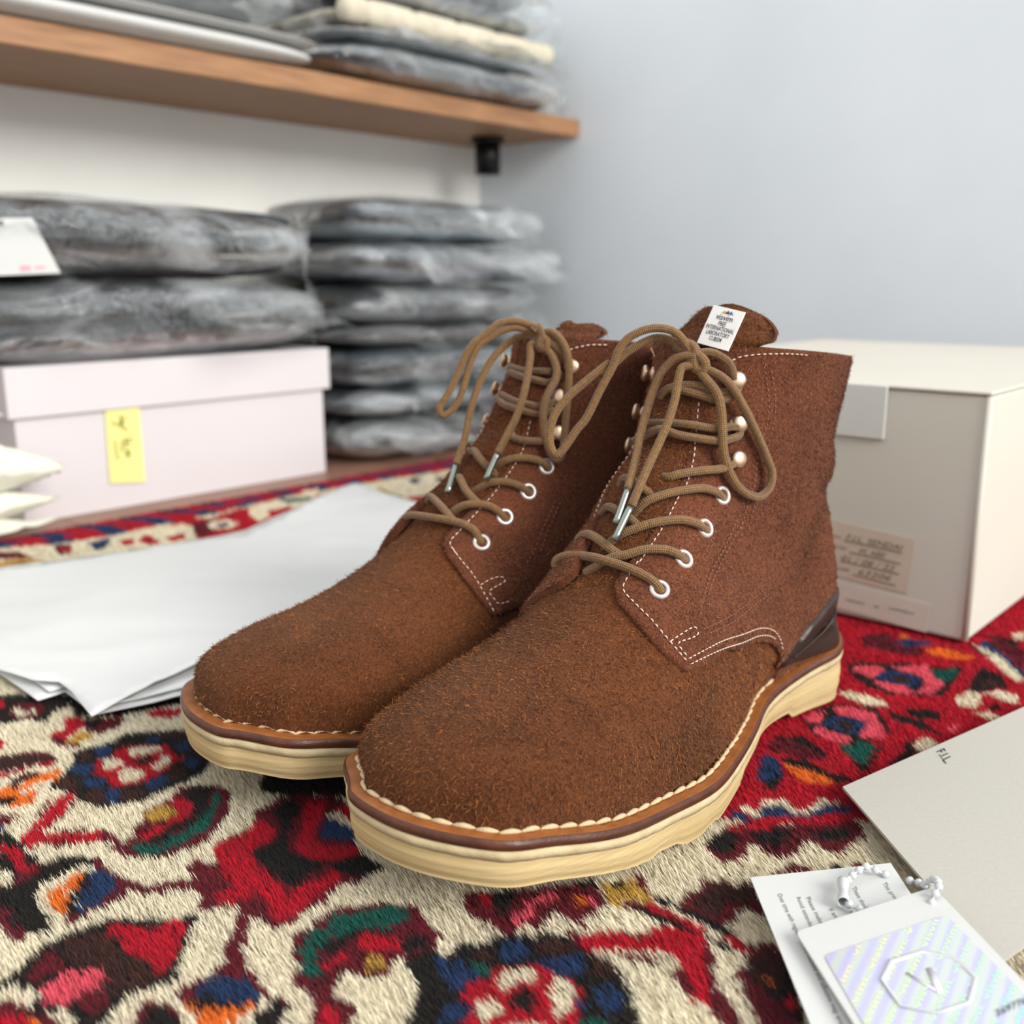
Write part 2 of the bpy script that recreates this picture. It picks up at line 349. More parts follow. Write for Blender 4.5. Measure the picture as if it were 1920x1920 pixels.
('M',[325,157,336,156,338,150,338,146,331,151]),
('K',[344,143,348,143,347,137,343,138,341,141]),
('M',[347,137,354,136,354,132,350,132]),
('K',[551,226,560,223,568,210,576,202,582,183,593,175,564,170,541,169,532,180,524,191,526,203,537,219]),
('P',[544,222,554,222,561,211,551,203,540,208]),
('P',[562,209,581,192,564,177,556,173,540,174,535,182,548,182,561,185,562,198]),
('P',[535,207,540,197,542,185,531,183,528,194]),
('B',[543,208,558,206,562,198,557,185,542,184,541,196,538,204]),
('N',[550,201,557,196,551,189,544,193]),
('G',[575,187,588,176,572,173,561,174,564,181]),
('O',[605,201,616,197,615,185,613,175,608,176,601,185,599,196]),
('B',[604,220,617,218,623,202,615,203,603,212]),
('O',[615,224,624,221,622,216,615,220]),
('M',[604,241,622,230,602,217,607,203,592,199,588,216,587,234]),
('W',[507,214,513,210,515,198,513,188,507,186,502,193,503,205]),
('K',[463,212,482,212,493,206,502,191,488,178,475,171,463,173,454,180,448,189,449,200]),
('P',[463,212,474,212,481,208,466,203,460,208]),
('P',[485,206,492,204,496,188,486,181,477,174,469,172,459,181,467,183,480,185,479,200]),
('P',[452,202,460,202,458,192,458,184,449,183,448,193]),
('B',[464,203,477,203,481,199,480,185,467,183,461,184,462,196]),
('N',[468,198,476,195,472,188,464,189]),
('G',[445,185,458,179,459,172,446,169,434,167,436,173]),
('K',[438,176,433,168,444,168,460,171,470,171,443,165,426,164,431,171]),
('K',[510,178,517,171,517,161,508,159,502,169]),
('K',[444,203,431,180,434,185,428,186,433,207,433,215]),
('K',[599,167,593,153,576,146,568,152,549,160,576,164]),
('N',[578,162,589,153,576,150,567,157]),
('W',[541,162,557,161,557,154,544,150,535,150,534,157]),
('W',[558,153,571,148,569,138,557,134,555,140,559,149]),
('W',[529,150,535,144,536,136,526,139]),
('R',[546,150,556,149,555,137,541,137,537,144]),
('K',[543,147,551,142,545,139,538,143]),
('W',[469,158,479,158,485,154,481,150,470,149,464,153]),
('K',[471,162,478,159,467,158,465,152,452,154,442,158,444,160,459,159]),
('P',[500,153,511,150,506,147,497,149]),
('K',[502,184,501,176,501,165,492,152,489,149,491,161,492,175]),
('O',[412,199,412,192,412,180,411,169,405,172,400,180,405,190]),
('K',[416,202,421,190,417,177,419,165,409,167,411,169,412,180,411,193]),
('M',[427,213,436,208,433,191,429,182,423,187,420,201,419,209]),
('B',[398,203,414,208,413,201,403,192,390,191,388,198]),
('K',[389,194,402,191,392,188,383,188,383,192]),
('M',[630,182,649,177,659,175,647,167,623,165,621,174]),
('B',[638,181,648,179,631,164,618,154,609,145,599,142,594,148,615,161,630,173]),
('W',[636,184,636,179,628,167,622,162,609,152,596,142,590,145,598,154,610,163,619,169]),
('M',[660,183,664,174,643,155,609,145,625,158,644,170]),
('K',[658,172,663,166,653,160,648,165]),
('W',[670,171,683,166,664,161,663,166]),
('D',[320,950,334,928,386,908,478,906,649,909,795,918,932,907,864,841,741,856,615,862,496,849,409,843,361,853,316,881,292,873]),
('Y',[298,835,327,829,338,806,325,784,305,786,290,813]),
('M',[314,816,325,815,321,798,310,796]),
('M',[313,873,335,848,335,820,324,832,302,846]),
('M',[287,807,312,784,327,786,339,778,323,767,295,760,278,783]),
('K',[364,850,375,838,359,809,353,816]),
('R',[363,839,373,834,363,817,358,822]),
('B',[388,835,409,837,390,809,380,809]),
('R',[357,784,368,789,372,778,359,771]),
('K',[353,783,362,795,355,771]),
('B',[392,784,404,787,406,768,390,769]),
('W',[412,834,452,841,475,815,465,787,437,768,402,784]),
('R',[408,819,423,821,410,798,404,806]),
('R',[418,808,436,825,429,789,418,789]),
('R',[441,801,460,806,453,787,437,787]),
('R',[458,835,490,856,508,836,549,851,568,846,597,822,568,798,513,773,481,769,454,773,480,810,479,838]),
('M',[485,832,511,832,480,783,459,781]),
('W',[494,822,517,825,515,799,498,789,484,798]),
('B',[497,811,509,813,504,797,494,797]),
('W',[556,844,594,850,614,837,594,817,550,803,532,794,538,817]),
('R',[560,822,594,825,574,807,551,802]),
('G',[601,860,628,847,627,830,597,838]),
('W',[647,881,667,878,635,840,630,854]),
('P',[640,851,663,844,637,819,625,824]),
('Y',[702,839,710,821,700,794,686,801]),
('K',[695,827,696,789,697,769,688,780]),
('R',[697,769,722,759,687,729,686,756]),
('B',[759,836,784,839,747,808]),
('K',[790,822,815,816,785,786,775,807])]
QN=[(15.701,0.301),(14.825,0.223),(14.455,0.218),(14.105,0.251),(13.439,0.3),(12.643,0.34),(11.523,0.368),(10.438,0.433),(9.817,0.421),(9.189,0.373),(8.361,0.299),(7.906,0.228),(7.663,0.209),(7.451,0.196),(7.342,0.22),(7.165,0.304),(7.056,0.534),(7.023,0.741),(7.076,0.946),(7.257,1.179),(7.677,1.305),(8.687,1.566),(9.603,1.631),(9.979,1.708),(10.09,1.816),(10.651,2.351),(9.999,2.706)]
QF=[(15.451,-0.203),(14.812,-0.194),(13.871,-0.254),(12.985,-0.308),(11.676,-0.345),(10.781,-0.384),(9.889,-0.443),(9.197,-0.444),(8.743,-0.397),(8.115,-0.345),(7.829,-0.32),(7.632,-0.31),(7.509,-0.339),(7.356,-0.462),(7.301,-0.781),(7.326,-0.996),(7.432,-1.266),(7.589,-1.318),(8.051,-1.41)]
CLIP=[(10.71,2.346),(11.094,2.17),(11.156,1.908),(11.537,1.957),(11.858,2.126)]
STN=[[(14.165,0.327),(13.803,0.351),(12.744,0.395),(11.804,0.412),(10.573,0.476),(9.82,0.468),(9.032,0.423),(8.371,0.359),(7.902,0.312)],[(7.988,0.306),(7.739,0.286),(7.472,0.276),(7.366,0.314),(7.316,0.396),(7.28,0.505),(7.262,0.635),(7.24,0.731),(7.244,0.874),(7.27,1.002),(7.332,1.153)],[(7.248,0.872),(7.425,0.909),(7.79,0.997),(7.848,1.051),(7.795,1.071),(7.628,1.028),(7.366,0.945),(7.341,0.999),(7.378,1.11)],[(7.359,1.156),(7.744,1.263),(8.344,1.431),(9.101,1.579),(9.653,1.613),(9.949,1.654),(10.093,1.715)],[(7.378,1.11),(7.868,1.238),(8.432,1.386),(9.182,1.572),(9.78,1.598),(10.1,1.645),(10.185,1.735),(10.153,1.843)],[(15.485,0.499),(15.604,0.571),(15.703,0.686),(15.777,0.818),(15.851,1.028),(15.88,1.27)]]
SRN=[[(7.997,1.108),(8.919,1.341),(9.812,1.505),(10.402,1.538)],[(8.106,1.189),(8.975,1.41),(9.803,1.555),(10.406,1.571)],[(8.101,1.011),(8.618,0.977),(9.156,0.989),(9.836,1.026),(10.529,0.996),(11.16,0.963)],[(8.382,1.04),(8.826,1.022),(9.421,1.052),(10.156,1.058),(10.781,1.03),(11.317,0.999)],[(10.72,1.048),(11.447,0.987),(12.321,0.981),(13.114,0.993),(13.782,1.009),(14.359,1.019),(14.828,0.962),(15.398,0.839)],[(10.946,1.098),(11.642,1.038),(12.512,1.053),(13.262,1.074),(13.885,1.083),(14.425,1.084),(14.88,1.027),(15.425,0.901)]]
STF=[[(12.886,-0.379),(12.349,-0.387),(10.948,-0.447),(10.061,-0.486),(9.187,-0.484),(8.885,-0.473),(8.335,-0.442),(7.841,-0.414),(7.683,-0.4),(7.581,-0.413),(7.533,-0.464),(7.487,-0.589)],[(7.536,-0.466),(7.479,-0.63),(7.476,-0.776),(7.455,-0.947),(7.452,-1.223),(7.475,-1.275)],[(7.475,-0.934),(7.74,-0.978),(7.947,-1.044),(7.949,-1.096),(7.577,-1.044),(7.57,-1.126),(7.624,-1.21),(7.868,-1.277)],[(15.536,-0.494),(15.648,-0.571),(15.777,-0.701),(15.836,-0.859)]]
SRF=[[(8.986,-1.114),(9.43,-1.056),(9.935,-1.006),(10.369,-0.953)],[(9.093,-1.162),(9.53,-1.103),(10.024,-1.043),(10.48,-0.991)],[(8.634,-1.13),(8.986,-1.114)]]
EN=[(7.793,0.582),(8.681,0.696),(9.813,0.808),(11.174,0.78)]
EF=[(8.048,-0.673),(8.877,-0.707),(9.879,-0.747),(11.073,-0.712)]
HN=[(12.849,0.779),(13.978,0.742),(15.029,0.589)]
HF=[(12.893,-0.674),(14.11,-0.58),(15.088,-0.583)]
LN=[('bow',[(123.3,3.0,184.0),(124.6,-0.9,190.8),(127.6,-6.8,197.2),(132.8,-14.7,198.4),(138.3,-22.3,194.6),(141.4,-26.2,188.5),(143.0,-28.0,181.5),(147.1,-31.9,170.6),(151.5,-35.5,158.9),(154.9,-38.7,152.9),(159.3,-42.3,144.7),(161.8,-45.1,142.2),(162.6,-47.8,148.3),(160.0,-47.7,158.8),(154.0,-43.1,168.7),(142.2,-31.3,182.4),(144.2,-33.6,178.0),(139.7,-29.0,183.2),(136.1,-25.4,187.7),(131.1,-19.7,192.2),(127.3,-14.6,194.1),(124.6,-8.7,192.3),(123.2,-1.7,186.3)]),('bow',[(121.9,3.7,182.1),(119.9,11.4,179.3),(117.9,16.2,175.7),(114.5,19.5,169.4),(109.9,23.1,159.7),(105.4,25.3,151.1),(101.5,27.2,143.0),(99.3,29.5,135.2),(101.3,30.1,128.9),(107.3,28.8,125.1),(113.9,26.7,126.7),(119.4,24.0,131.4),(122.7,21.3,138.6),(124.0,19.3,146.8),(123.6,18.0,156.2),(123.0,16.3,165.4),(122.9,13.7,171.5),(123.3,9.3,176.2),(123.3,4.7,180.3)]),('end',[(124.3,3.6,186.6),(125.7,-0.8,186.8),(127.4,-6.4,184.7),(129.4,-11.0,179.1),(132.8,-12.9,170.9),(138.2,-12.5,161.1),(144.9,-10.4,152.3),(152.1,-7.0,144.0),(158.5,-4.2,137.6),(163.6,-2.3,132.3)]),('aglet',[(163.5,-2.2,132.4),(173.1,-1.0,119.0)]),('end',[(124.9,2.6,182.8),(128.4,-1.0,181.6),(131.4,-0.6,176.7),(135.9,1.0,168.4),(141.4,1.8,159.6),(147.7,1.8,150.8),(154.6,1.8,142.2),(160.9,2.1,134.4),(166.6,2.2,126.2)]),('aglet',[(166.9,2.0,125.9),(176.9,1.5,113.1)]),('lace',[(172.4,23.8,94.3),(175.3,24.4,95.9),(177.0,21.5,99.8),(179.4,12.5,103.2),(181.5,-0.3,105.1),(180.2,-11.3,104.4),(179.9,-21.9,102.5),(180.3,-27.3,99.6),(180.7,-27.8,96.4)]),('lace',[(155.2,22.8,103.7),(159.0,23.7,105.9),(162.3,23.1,108.4),(166.5,19.6,110.4),(172.1,13.4,110.3),(176.8,7.5,107.8),(179.2,1.8,106.0),(180.7,-3.9,102.0),(181.5,-10.1,97.6)]),('lace',[(170.0,-22.7,104.4),(170.5,-23.4,107.7),(171.0,-19.6,110.8),(173.4,-13.0,111.8),(175.5,-5.3,110.3),(175.7,0.4,107.8),(172.9,4.6,105.2)]),('lace',[(136.6,20.9,112.9),(141.1,22.5,115.0),(146.4,21.5,118.4),(153.0,17.9,120.5),(160.7,12.3,120.0),(166.1,7.4,118.2),(170.8,1.2,114.9),(172.2,-3.0,111.5),(172.8,-7.1,106.4)]),('lace',[(158.3,-20.7,117.7),(162.3,-13.6,122.7),(164.6,-5.4,121.9),(164.2,0.6,119.6),(162.0,3.6,115.9)]),('lace',[(121.1,18.5,124.8),(125.5,20.0,126.7),(130.3,20.0,129.5),(136.9,17.6,131.6),(146.0,12.6,131.2),(153.6,8.3,129.8),(158.5,4.4,127.5),(160.7,0.9,123.5),(161.1,-2.5,118.5)]),('lace',[(150.4,-16.2,130.3),(153.8,-11.8,134.6),(155.4,-5.8,134.1),(154.1,-0.5,131.1),(151.0,2.0,127.8)]),('lace',[(115.8,20.6,140.9),(119.7,21.1,140.1),(125.7,19.5,138.9),(133.7,15.1,138.6),(141.5,9.3,137.5),(144.5,5.4,136.0),(143.6,1.0,135.6)]),('lace',[(128.0,-18.2,155.8),(131.4,-5.5,157.1),(130.2,4.4,157.3),(122.8,14.5,155.7),(117.1,18.2,156.3),(113.7,19.4,155.7),(112.5,20.1,153.8),(114.0,19.9,152.0),(117.3,19.4,151.4),(122.6,16.9,150.5),(129.0,11.4,151.5),(134.7,3.1,153.0),(137.1,-4.5,155.0),(138.5,-10.4,152.9),(141.7,-16.7,148.7)]),('lace',[(110.3,15.5,174.6),(113.8,15.4,171.5),(119.3,10.0,171.2),(122.0,5.7,173.3),(124.8,-1.5,173.8),(127.2,-9.0,171.7),(127.7,-13.3,167.8)]),('lace',[(109.6,16.5,173.0),(114.2,15.8,169.0),(119.6,11.8,167.9),(123.8,5.5,170.0),(126.5,-2.6,171.7),(126.7,-9.5,171.9)]),('lace',[(123.4,1.4,187.7),(119.4,7.7,188.3),(115.9,12.2,185.8),(113.4,14.5,182.2),(112.0,15.4,176.5)]),('knot',[(121.4,-7.6,189.1),(123.2,-5.0,191.8),(123.3,-0.4,191.5),(123.5,2.5,189.0),(124.5,2.7,184.7),(124.1,3.6,181.6),(122.2,5.4,181.7),(120.5,6.1,183.4)]),('knot',[(121.1,-9.5,189.6),(123.2,-2.6,189.7),(123.6,3.0,187.8),(122.5,6.9,184.2),(122.6,6.4,181.0),(124.0,2.9,181.5),(124.1,0.5,185.8)])]
LF=[('bow',[(119.8,-21.2,192.6),(123.1,-17.6,197.0),(128.9,-11.8,199.3),(135.0,-6.2,197.9),(140.3,-1.7,192.4),(145.1,2.2,187.5),(148.6,4.6,180.4),(151.7,6.4,172.2),(155.5,8.5,164.0),(159.4,10.7,157.2),(158.7,9.5,153.2),(155.1,7.0,155.2),(151.4,4.9,161.2),(148.6,3.7,169.4),(145.8,2.6,179.0),(142.2,0.3,187.1),(137.4,-3.6,191.5),(131.1,-9.1,195.6),(126.1,-13.8,195.6),(120.2,-19.6,191.9)]),('end',[(121.0,-22.4,190.7),(121.4,-15.9,191.9),(123.5,-9.1,191.2),(128.0,-3.7,187.0),(134.4,-0.2,179.5),(139.8,1.1,170.7),(144.3,1.4,162.3),(148.5,1.0,152.2),(152.3,-0.1,142.2),(156.2,-0.8,135.0),(159.4,-1.7,129.9)]),('aglet',[(159.1,-1.2,129.9),(170.8,-8.4,118.1)]),('end',[(120.9,-21.4,188.6),(124.2,-18.3,187.9),(126.1,-19.8,181.9),(130.2,-22.1,172.8),(135.0,-24.2,163.7),(140.3,-24.9,154.0),(145.8,-24.8,146.4),(152.7,-24.8,137.2)]),('aglet',[(152.5,-24.7,137.4),(159.7,-23.9,125.1)]),('bow',[(119.8,-21.2,192.6),(118.7,-25.8,194.4),(117.3,-30.2,192.2),(115.7,-33.5,187.2),(114.8,-35.4,180.2),(115.5,-36.2,170.1),(117.5,-36.9,156.6),(120.1,-37.8,143.1),(121.9,-38.7,136.4),(125.0,-38.1,132.5),(127.7,-35.9,136.8),(129.0,-33.0,146.9),(128.2,-31.4,157.0),(125.0,-31.5,164.9),(121.1,-32.3,170.8),(119.2,-31.3,176.8),(119.4,-27.7,183.4),(120.9,-22.4,187.9)]),('lace',[(168.1,-30.3,95.5),(170.0,-31.3,97.8),(171.6,-29.1,102.7),(174.0,-23.8,105.5),(176.9,-14.9,106.5),(179.4,-3.0,106.4),(180.0,8.3,105.4),(178.9,15.7,102.4),(176.6,19.7,98.4)]),('lace',[(153.0,-31.5,104.7),(155.9,-32.8,107.0),(159.1,-31.2,111.3),(162.8,-27.4,113.7),(167.6,-21.7,113.9),(170.0,-16.2,111.8),(171.7,-9.7,107.0)]),('lace',[(168.0,10.0,110.2),(170.7,5.4,113.9),(173.2,-2.0,113.3),(174.8,-10.3,110.4),(174.3,-16.0,106.4),(171.9,-18.2,103.0)]),('lace',[(138.0,-32.6,116.0),(141.6,-34.2,118.2),(145.6,-33.5,121.3),(150.7,-30.1,123.6),(155.7,-25.5,123.7),(157.9,-20.9,121.8),(160.6,-13.6,117.1)]),('lace',[(159.4,-1.2,121.4),(162.6,-7.7,124.2),(165.2,-14.9,120.0),(165.8,-20.6,116.9),(164.8,-25.5,113.4)]),('lace',[(123.9,-31.8,126.8),(127.4,-33.8,128.7),(131.6,-33.6,131.7),(137.5,-30.9,133.8),(144.0,-26.8,134.1),(148.3,-22.4,131.8),(149.1,-18.2,128.0)]),('lace',[(148.6,-0.6,134.1),(152.5,-7.2,136.4),(154.2,-14.8,132.7),(153.0,-19.5,129.1),(149.2,-21.4,124.3)]),('lace',[(133.9,-14.6,144.7),(137.5,-19.9,142.9),(135.0,-26.3,141.8),(128.9,-31.7,141.8),(123.6,-34.2,143.7)]),('lace',[(129.3,0.2,159.8),(133.3,-9.3,157.8),(131.8,-19.9,156.0),(127.1,-27.9,154.5),(121.7,-32.2,156.5)]),('lace',[(128.9,-1.5,162.1),(130.5,-13.5,159.8),(129.5,-22.4,158.9),(126.1,-27.8,158.2),(120.4,-31.9,160.5)]),('lace',[(121.8,-0.6,172.9),(124.1,-11.8,171.5),(123.3,-21.0,170.5),(119.8,-27.3,169.6),(114.4,-31.5,173.8)]),('lace',[(118.2,3.2,175.3),(121.0,-10.6,174.2),(121.1,-20.7,174.8),(118.6,-28.0,174.8)]),('lace',[(119.9,-24.3,190.0),(116.8,-28.9,186.7),(113.5,-32.5,182.0),(111.5,-33.5,176.4)]),('knot',[(124.8,-20.3,194.8),(123.2,-21.7,196.8),(121.7,-23.1,192.7),(122.2,-22.7,188.0),(120.3,-24.6,186.7),(118.7,-25.9,189.4)]),('knot',[(120.1,-13.6,192.3),(120.4,-20.8,192.3),(119.9,-25.2,190.1),(120.4,-24.8,186.0),(121.8,-21.3,187.2),(121.2,-19.7,191.2)])]
FL={'envelope':[(0.14332,0.40118,0.0052),(0.14008,0.36429,0.0052)],'card':[(0.08672,0.32926,0.0076),(0.14113,0.33857,0.0076)],'tagq':[(0.09326,0.2933,0.0098),(0.14493,0.31041,0.01503),(0.15558,0.24165,0.01518),(0.10244,0.2214,0.00976)],'holo':[(0.09858,0.28044,0.01136),(0.14294,0.29487,0.01585),(0.15248,0.2416,0.01608),(0.10313,0.22352,0.01106)],'oct':[(0.11224,0.267,0.01251),(0.11793,0.27522,0.01317),(0.12867,0.27835,0.01425),(0.1369,0.27429,0.01499),(0.13897,0.26488,0.01507),(0.13282,0.25544,0.01435),(0.12262,0.2523,0.01333),(0.11375,0.25594,0.01251)],'vee':[(0.12031,0.26932,0.01332),(0.1265,0.25997,0.0138),(0.12764,0.27033,0.01404)],'hole':[(0.14071,0.30148,0.01571),(0.14272,0.30119,0.01591),(0.13983,0.29928,0.0156)],'chain1':[(0.13583,0.32955,0.0085),(0.13254,0.32991,0.01),(0.12963,0.33028,0.0115),(0.12604,0.32824,0.0115),(0.12272,0.32565,0.011),(0.11973,0.32234,0.011),(0.11578,0.30887,0.0105),(0.11773,0.30645,0.0105),(0.11924,0.30555,0.0105),(0.12229,0.30731,0.0095)],'chain2':[(0.14368,0.32663,0.008),(0.14558,0.3252,0.0085),(0.14622,0.3217,0.0095),(0.14707,0.31917,0.012),(0.1474,0.31649,0.015),(0.14619,0.31059,0.018),(0.14479,0.30639,0.0185),(0.14261,0.30392,0.0175),(0.14098,0.30209,0.0155)],'clasp':[(0.1177,0.32137,0.0112),(0.11368,0.30875,0.0112)],'ul':[[(0.21975,0.64777,0.0513),(0.24835,0.62229,0.04987)],[(0.22317,0.64472,0.0441),(0.24807,0.62254,0.0424)],[(0.21891,0.64852,0.0372),(0.24774,0.62283,0.03558)],[(0.2254,0.64273,0.02932),(0.24644,0.62399,0.02775)]],'label1':[(0.20399,0.66181,0.0639),(0.25373,0.61749,0.05987),(0.25234,0.61873,0.02368),(0.20597,0.66004,0.02682)],'label2':[(0.20617,0.65986,0.02311),(0.26341,0.60886,0.01943),(0.2627,0.6095,0.00077),(0.20713,0.65901,0.0052)],'sticky':[(-0.39756,0.98713,0.09478),(-0.37417,1.01338,0.09466),(-0.37406,1.01351,0.01782),(-0.39884,0.9857,0.02175)],'swing':[(-0.44553,0.87993,0.26834),(-0.41599,0.91308,0.27105),(-0.40235,0.92839,0.22433),(-0.44619,0.87918,0.22147)],'scrib':[[(-0.39467,0.99037,0.0828),(-0.39126,0.9942,0.07856),(-0.3877,0.99819,0.08225)],[(-0.38879,0.99698,0.08877),(-0.38584,1.00028,0.0761)],[(-0.3848,1.00145,0.08712),(-0.38916,0.99656,0.07663),(-0.38313,1.00332,0.07138)],[(-0.39323,0.99199,0.06456),(-0.39298,0.99227,0.05063),(-0.39191,0.99347,0.04398)],[(-0.38736,0.99858,0.06352),(-0.38056,1.00621,0.06395)],[(-0.38684,0.99916,0.05968),(-0.38156,1.00509,0.05981)],[(-0.38618,0.9999,0.06439),(-0.38565,1.0005,0.05462)],[(-0.38662,0.99941,0.05103),(-0.3832,1.00325,0.05146)],[(-0.38497,1.00126,0.05341),(-0.38474,1.00152,0.04472)],[(-0.38718,0.99878,0.0479),(-0.38264,1.00387,0.04811)],[(-0.3889,0.99685,0.06272),(-0.38887,0.99688,0.05092)]],'tis_low':[(-0.4168,0.7237),(-0.3117,0.7812),(-0.2354,0.8499),(-0.2058,0.9581),(-0.1698,1.0608),(-0.0915,0.9581),(-0.0831,0.7596),(-0.1319,0.5925),(-0.1572,0.5173),(-0.1697,0.5078),(-0.1977,0.4925),(-0.2138,0.4806),(-0.242,0.5129),(-0.2512,0.5008),(-0.2892,0.5371),(-0.3387,0.5786)],'tis_up':[(-0.4036,0.7011),(-0.3049,0.765),(-0.2301,0.8314),(-0.2015,0.9389),(-0.1657,1.0357),(-0.0892,0.9343),(-0.0831,0.7618),(-0.1371,0.62),(-0.1545,0.5663),(-0.1756,0.5291),(-0.1978,0.4947),(-0.2093,0.4687),(-0.2313,0.4983),(-0.244,0.5114),(-0.2598,0.5144),(-0.284,0.5283),(-0.331,0.5663)]}
TX=[('card','Over time with regular use the outsole and adhesive may erode',(0.09375,0.31878,0.0076),(0.00192,-0.06692,-0.0),(0.00186,0.00064,-0.0)),('card','Avoid extended contact with water wear or degradation',(0.10002,0.31688,0.0076),(-0.00064,-0.06502,0.0),(0.00176,0.00095,0.0)),('card','Please make sure',(0.10331,0.31657,0.0076),(0.00068,-0.02132,0.0),(0.00177,0.00095,0.0)),('card','If any',(0.10921,0.31008,0.0076),(0.00072,-0.00655,0.0),(0.00175,0.00091,0.0)),('card','In order to',(0.11592,0.3191,0.0076),(-6e-05,-0.01292,0.0),(0.00182,0.00096,0.0)),('card','These shoes',(0.12142,0.32264,0.0076),(0.00019,-0.01347,0.0),(0.00185,0.00098,0.0)),('card','This product',(0.13321,0.32526,0.0076),(0.00113,-0.01396,0.0),(0.00189,0.00099,0.0)),('env','F.I.L.',(0.19744,0.43469,0.0052),(-0.00085,-0.01275,0.0),(0.00532,0.00385,0.0)),('num','269776',(0.13793,0.24882,0.01477),(0.01081,0.00429,0.0011),(0.00068,0.00247,0.0001)),('holo00','visvim. visvim. visvim. visvim.',(0.07878,0.23417,0.00884),(0.05746,0.08607,0.00668),(-0.00186,0.00113,-0.00017)),('holo01','visvim. visvim. visvim. visvim.',(0.0816,0.22947,0.00905),(0.05703,0.08283,0.0066),(-0.00182,0.0011,-0.00016)),('holo02','visvim. visvim. visvim. visvim.',(0.08432,0.22492,0.00926),(0.0566,0.07977,0.00652),(-0.00177,0.00106,-0.00016)),('holo03','visvim. visvim. visvim. visvim.',(0.08695,0.22052,0.00946),(0.05616,0.07687,0.00644),(-0.00174,0.00103,-0.00016)),('holo04','visvim. visvim. visvim. visvim.',(0.0895,0.21626,0.00965),(0.05571,0.07414,0.00636),(-0.0017,0.00099,-0.00015)),('holo05','visvim. visvim. visvim. visvim.',(0.09196,0.21213,0.00983),(0.05526,0.07155,0.00628),(-0.00166,0.00096,-0.00015)),('holo06','visvim. visvim. visvim. visvim.',(0.09435,0.20813,0.01001),(0.05481,0.06909,0.00621),(-0.00163,0.00093,-0.00015)),('holo07','visvim. visvim. visvim. visvim.',(0.09667,0.20425,0.01019),(0.05436,0.06676,0.00613),(-0.00159,0.0009,-0.00014)),('holo08','visvim. visvim. visvim. visvim.',(0.09892,0.20049,0.01036),(0.0539,0.06455,0.00606),(-0.00156,0.00087,-0.00014)),('holo09','visvim. visvim. visvim. visvim.',(0.1011,0.19685,0.01052),(0.05345,0.06245,0.00599),(-0.00153,0.00085,-0.00014)),('holo10','visvim. visvim. visvim. visvim.',(0.10322,0.1933,0.01068),(0.053,0.06045,0.00592),(-0.0015,0.00082,-0.00013)),('holo11','visvim. visvim. visvim. visvim.',(0.10528,0.18986,0.01084),(0.05254,0.05854,0.00585),(-0.00147,0.0008,-0.00013)),('holo12','visvim. visvim. visvim. visvim.',(0.10728,0.18652,0.01099),(0.05209,0.05673,0.00578),(-0.00144,0.00078,-0.00013)),('boxp','STYLE',(0.21251,0.65422,0.05218),(0.00528,-0.00471,-0.00025),(-0.0001,9e-05,0.00181)),('boxh','F.I.L. SENDAI',(0.21998,0.64756,0.05208),(0.0288,-0.02566,-0.00105),(-0.00023,0.0002,0.00394)),('boxp','FIRST NAME',(0.21204,0.65463,0.04546),(0.00889,-0.00792,-0.00044),(-0.0001,9e-05,0.00182)),('boxh','M. ABE',(0.22722,0.64111,0.04436),(0.01378,-0.01227,-0.00019),(-0.00021,0.00019,0.00357)),('boxp','DATE',(0.21215,0.65454,0.03846),(0.00337,-0.003,-0.00027),(-0.0001,9e-05,0.00183)),('boxh','01 / 08 / 22',(0.21805,0.64928,0.03772),(0.02756,-0.02455,-0.00092),(-0.00021,0.00018,0.00362)),('boxp','SIZE NUMBER',(0.21341,0.65342,0.03099),(0.01,-0.00891,-0.00036),(-0.0001,9e-05,0.00183)),('boxh','63206',(0.22698,0.64132,0.03011),(0.01752,-0.01561,-0.00038),(-0.00023,0.00021,0.00396)),('boxp','LEADING',(0.22238,0.64542,0.01037),(0.00984,-0.00877,-0.0001),(-0.00011,9e-05,0.00183)),('boxp','OF',(0.23679,0.63258,0.01015),(0.00294,-0.00262,-0.00023),(-0.00011,0.0001,0.0018)),('boxp','COMMERCE',(0.24414,0.62604,0.01088),(0.01236,-0.01101,-0.00025),(-0.00011,0.0001,0.00178))]

# ---------------- last and sole shape (boot frame: x heel to toe, z up) ----------------
# key rings: Fx,Fz (front/top profile), Bx,Bz (bottom/back profile), half width, centre shift, bottom squareness
RK=np.array([[0.2970,0.0320,0.2919,0.0279,0.0035,-0.0040,2.0000],
 [0.2960,0.0413,0.2906,0.0262,0.0170,-0.0026,2.2000],
 [0.2923,0.0521,0.2862,0.0259,0.0277,0.0007,2.4000],
 [0.2820,0.0616,0.2774,0.0265,0.0376,-0.0001,2.5000],
 [0.2643,0.0676,0.2617,0.0263,0.0451,-0.0009,2.5000],
 [0.2411,0.0712,0.2416,0.0265,0.0493,-0.0024,2.5000],
 [0.2162,0.0782,0.2148,0.0231,0.0493,-0.0019,2.4000],
 [0.1920,0.0897,0.1811,0.0202,0.0473,-0.0016,2.3000],
 [0.1734,0.1064,0.1458,0.0179,0.0438,-0.0027,2.6000],
 [0.1590,0.1217,0.1080,0.0142,0.0389,-0.0051,3.1000],
 [0.1494,0.1335,0.0691,0.0206,0.0362,-0.0072,3.7000],
 [0.1409,0.1413,0.0323,0.0272,0.0355,-0.0076,3.9000],
 [0.1353,0.1464,0.0083,0.0493,0.0355,-0.0075,3.3000],
 [0.1313,0.1539,0.0052,0.0760,0.0345,-0.0081,2.6000],
 [0.1247,0.1647,0.0091,0.1055,0.0342,-0.0086,2.2500],
 [0.1165,0.1778,0.0060,0.1403,0.0359,-0.0086,2.1000],
 [0.1117,0.1916,-0.0017,0.1803,0.0400,-0.0095,2.1000]])
